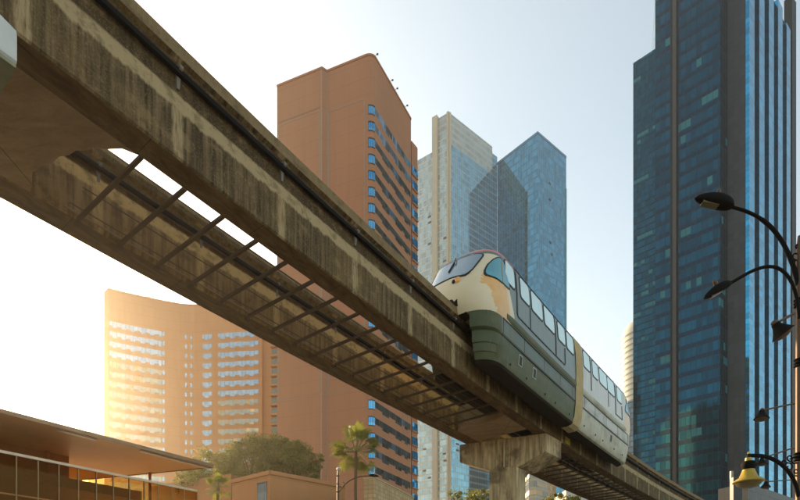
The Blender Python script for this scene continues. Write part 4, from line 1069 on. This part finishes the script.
# row of floodlight posts receding behind the lamp
lab=['largest and nearest dark floodlight on a thin post arm, at the right edge','second dark floodlight of the receding row, above the gold bell lamp','third dark floodlight of the receding row, just right of the gold bell lamp','smallest and lowest dark floodlight of the receding row at the right edge']
def flood(px,py,ex,ey,Y,rr,label,tiltx):
    base=at(808,600,Y); base.z=0; t=thing('floodlight_post',base,label,'floodlight','floodlights on posts receding along the street')
    e=at(ex,ey,Y); c=at(px,py,Y)
    m=MB(); m.tube([base,(base.x,base.y,e.z+.4)],[.07,.05],10); m.build('post',M['brown_iron'],t,smooth=50)
    top=Vector((c.x,c.y,c.z+rr*1.0)); 
    m=MB(); m.tube([(base.x,base.y,e.z+(e.z-top.z)*.25+.03),e,top],.025,8); m.build('arm',M['brown_iron'],t,smooth=50)
    ax=Vector((tiltx,-.05,-1)).normalized(); 
    m=MB(); m.lathe(top,[(0,0),(rr*.35,0),(rr*.40,rr*.3),(rr*.62,rr*.7),(rr*1.0,rr*1.25),(rr*1.05,rr*1.3),(rr*.9,rr*1.32)],16,ax); h=m.build('floodlight_shade',M['iron'],t,smooth=40)
    m=MB(); m.lathe(top+ax*rr*1.3,[(rr*.9,0),(rr*.7,rr*.18),(rr*.3,rr*.34),(0,rr*.38)],16,ax); m.build('lens',M['brown_iron'],h,smooth=60)
    m=MB(); m.lathe(top-ax*.0,[(rr*.15,-rr*.35),(rr*.3,-rr*.2),(rr*.3,0)],10,ax); m.build('cap',M['brown_iron'],h)
flood(775,334,795,313,10,.20,lab[0],.75)
flood(762,417,792,404,14.8,.19,lab[1],-.1)
flood(762,463,790,449,18.5,.17,lab[2],-.1)
flood(766,486,790,480,22.9,.19,lab[3],-.1)
# small lamp in the middle distance
def small_lamp():
    Y=30.0; base=at(338,600,Y); base.z=0; t=thing('street_lamp',base,'brown street lamp with globe finial and one curved arm, before the palm','street lamp'); A=lambda px,py: at(px,py,Y)
    x=base.x
    m=MB(); m.tube([(x,Y,0),(x,Y,.6),(x,Y,.7),(x,Y,A(0,492).z),(x,Y,A(0,476).z),(x,Y,A(0,470).z)],[.16,.13,.085,.075,.06,.04],10); m.build('post',M['brown_iron'],t,smooth=50)
    for py,r in ((476,.11),(484,.10),(492,.13)):
        m=MB(); m.lathe((x,Y,A(0,py).z),[(.05,-.05),(r,0),(.05,.05)],12); m.build('collar',M['brown_iron'],t,smooth=50)
    m=MB(); m.lathe((x+.05,Y,A(0,469).z),[(0,-.12),(.09,-.09),(.14,0),(.10,.09),(0,.13)],14); m.build('globe',M['globe'],t,smooth=60)
    m=MB(); m.tube(bez([A(339,492),A(343,486),A(349,477),A(360,475.5),A(372,476)],12),.035,8); m.tube(bez([A(339,486),A(345,490),A(346,483),A(343,482)],8),.02,6); m.build('arm',M['brown_iron'],t,smooth=60)
    cobra(t,A(379,476.5),A(369,475.6),.13,.12)
small_lamp()

# towers outside the frame, seen mirrored in the lower floors of the glass
for x,y,wd,h,lab in ((-118,-14,34,150,'tall concrete office block behind the left of the viewer, mirrored in the teal skyscraper'),(-96,-62,30,112,'lower concrete office block behind the viewer, mirrored beside the taller one')):
    t=thing('office_block',(x,y,0),lab,'building'); m=MB(); m.poly([(x-wd/2,y-wd/2),(x+wd/2,y-wd/2),(x+wd/2,y+wd/2),(x-wd/2,y+wd/2)],0,h,0,1)
    m.build('facade',[curtain('mirrored_block_face',(.16,.17,.17),3.2,3.5,.45,(.42,.33,.22),.5,(.38,.30,.2),.3,.01,.3),M['dark_roof']],t)

# ------------------------------------------------------------------ ground
def ground_mat(nm,c,sc_=.4):
    t=NT(nm); o=t.obj(); n=t.noise(o,sc_,6); f=t.noise(o,25,4); col=t.mix(n,tuple(x*.75 for x in c),tuple(x*1.2 for x in c)); return t.end(col,.9,0,t.bump(f,.4,.01))
m=MB(); S=2500; m.face([(-S,-S,0),(S,-S,0),(S,S,0),(-S,S,0)]); o=m.build('ground',ground_mat('city_ground',(.34,.27,.18)),weld=False); tag(o,'paved city ground','ground',kind='structure')
def strip(name,u0,u1,z0,z1,mat,s0=-60,s1=300,label=None):
    m=MB(); sweep(m,[(u0,z0-CAMZ),(u1,z0-CAMZ),(u1,z1-CAMZ),(u0,z1-CAMZ)],s0,s1,4,lambda *a:0); o=m.build(name,mat); tag(o,label,None,kind='structure'); return o
strip('road',-17.5,-4.5,-.05,.008,ground_mat('asphalt',(.05,.05,.052),1.2),label='asphalt road below the track')
strip('pavement',-4.3,3.5,-.05,.13,ground_mat('pavement_slabs',(.28,.26,.23)),label='pavement on the near side of the road')
strip('kerb',-4.5,-4.3,-.05,.14,ground_mat('kerb_stone',(.35,.34,.31)),label='kerb stones')
strip('pavement',-21,-17.7,-.05,.13,bpy.data.materials['pavement_slabs'],label='pavement on the pavilion side of the road')
m=MB()
for k in range(-8,40): sweep(m,[(-7.9,.012-CAMZ),(-7.75,.012-CAMZ),(-7.75,.016-CAMZ),(-7.9,.016-CAMZ)],k*7,k*7+3,1,lambda *a:0)
o=m.build('lane_marking',ground_mat('white_paint',(.75,.75,.72))); tag(o,'white dashed lane line','road marking',kind='structure')
# ------------------------------------------------------------------ haze
HAZE_D=0.00027
m=MB(); m.box((0,300,-1.0),1900,1900,330)
o=m.build('haze',[])
t=NT('haze_air'); v=t.n('ShaderNodeVolumePrincipled'); v.inputs['Color'].default_value=(.97,.89,.76,1); v.inputs['Density'].default_value=HAZE_D; v.inputs['Anisotropy'].default_value=.78
t.t.links.new(v.outputs[0],t.out.inputs['Volume']); o.data.materials.append(t.m); tag(o,'warm city haze','haze',kind='stuff')
# ------------------------------------------------------------------ light
AZ=math.radians(-35.9); EL=math.radians(17.7)
D=Vector((math.sin(AZ)*math.cos(EL),math.cos(AZ)*math.cos(EL),math.sin(EL)))
w=bpy.data.worlds.new('World'); sc.world=w; w.use_nodes=True; nt=w.node_tree; nt.nodes.clear()
out=nt.nodes.new('ShaderNodeOutputWorld'); bg=nt.nodes.new('ShaderNodeBackground'); sky=nt.nodes.new('ShaderNodeTexSky')
sky.sky_type='NISHITA'; sky.sun_disc=False; sky.sun_elevation=EL; sky.sun_rotation=AZ; sky.altitude=50; sky.air_density=1.0; sky.dust_density=1.8; sky.ozone_density=1.0
bg.inputs[1].default_value=.15
tn=nt.nodes.new('ShaderNodeMix'); tn.data_type='RGBA'; tn.blend_type='MULTIPLY'; tn.inputs[0].default_value=1; tn.inputs[7].default_value=(1.04,1.05,.93,1)
hs=nt.nodes.new('ShaderNodeHueSaturation'); hs.inputs['Saturation'].default_value=.68; nt.links.new(sky.outputs[0],hs.inputs['Color']); nt.links.new(hs.outputs[0],tn.inputs[6]); nt.links.new(tn.outputs[2],bg.inputs[0]); nt.links.new(bg.outputs[0],out.inputs[0])
sd=bpy.data.lights.new('sun','SUN'); sd.energy=5.0; sd.angle=math.radians(.5); sd.color=(1,.72,.42)
so=bpy.data.objects.new('sun',sd); COL.objects.link(so); so.rotation_euler=D.to_track_quat('Z','Y').to_euler()
# ------------------------------------------------------------------ camera
cam=bpy.data.cameras.new('camera'); co=bpy.data.objects.new('camera',cam); COL.objects.link(co); sc.camera=co
co.location=(0,0,CAMZ); co.rotation_euler=(math.radians(90),0,0)
cam.sensor_width=36; cam.sensor_fit='HORIZONTAL'; cam.lens=36*F/800; cam.shift_y=(HOR-250)/800; cam.clip_end=6000; cam.clip_start=.1
sc.view_settings.view_transform='Standard'; sc.view_settings.look='None'; sc.view_settings.exposure=1.25; sc.view_settings.gamma=1; sc.view_settings.use_curve_mapping=False
sc.cycles.max_bounces=6; sc.cycles.volume_bounces=0; sc.cycles.transparent_max_bounces=12; sc.cycles.use_denoising=True
sc.render.film_transparent=False
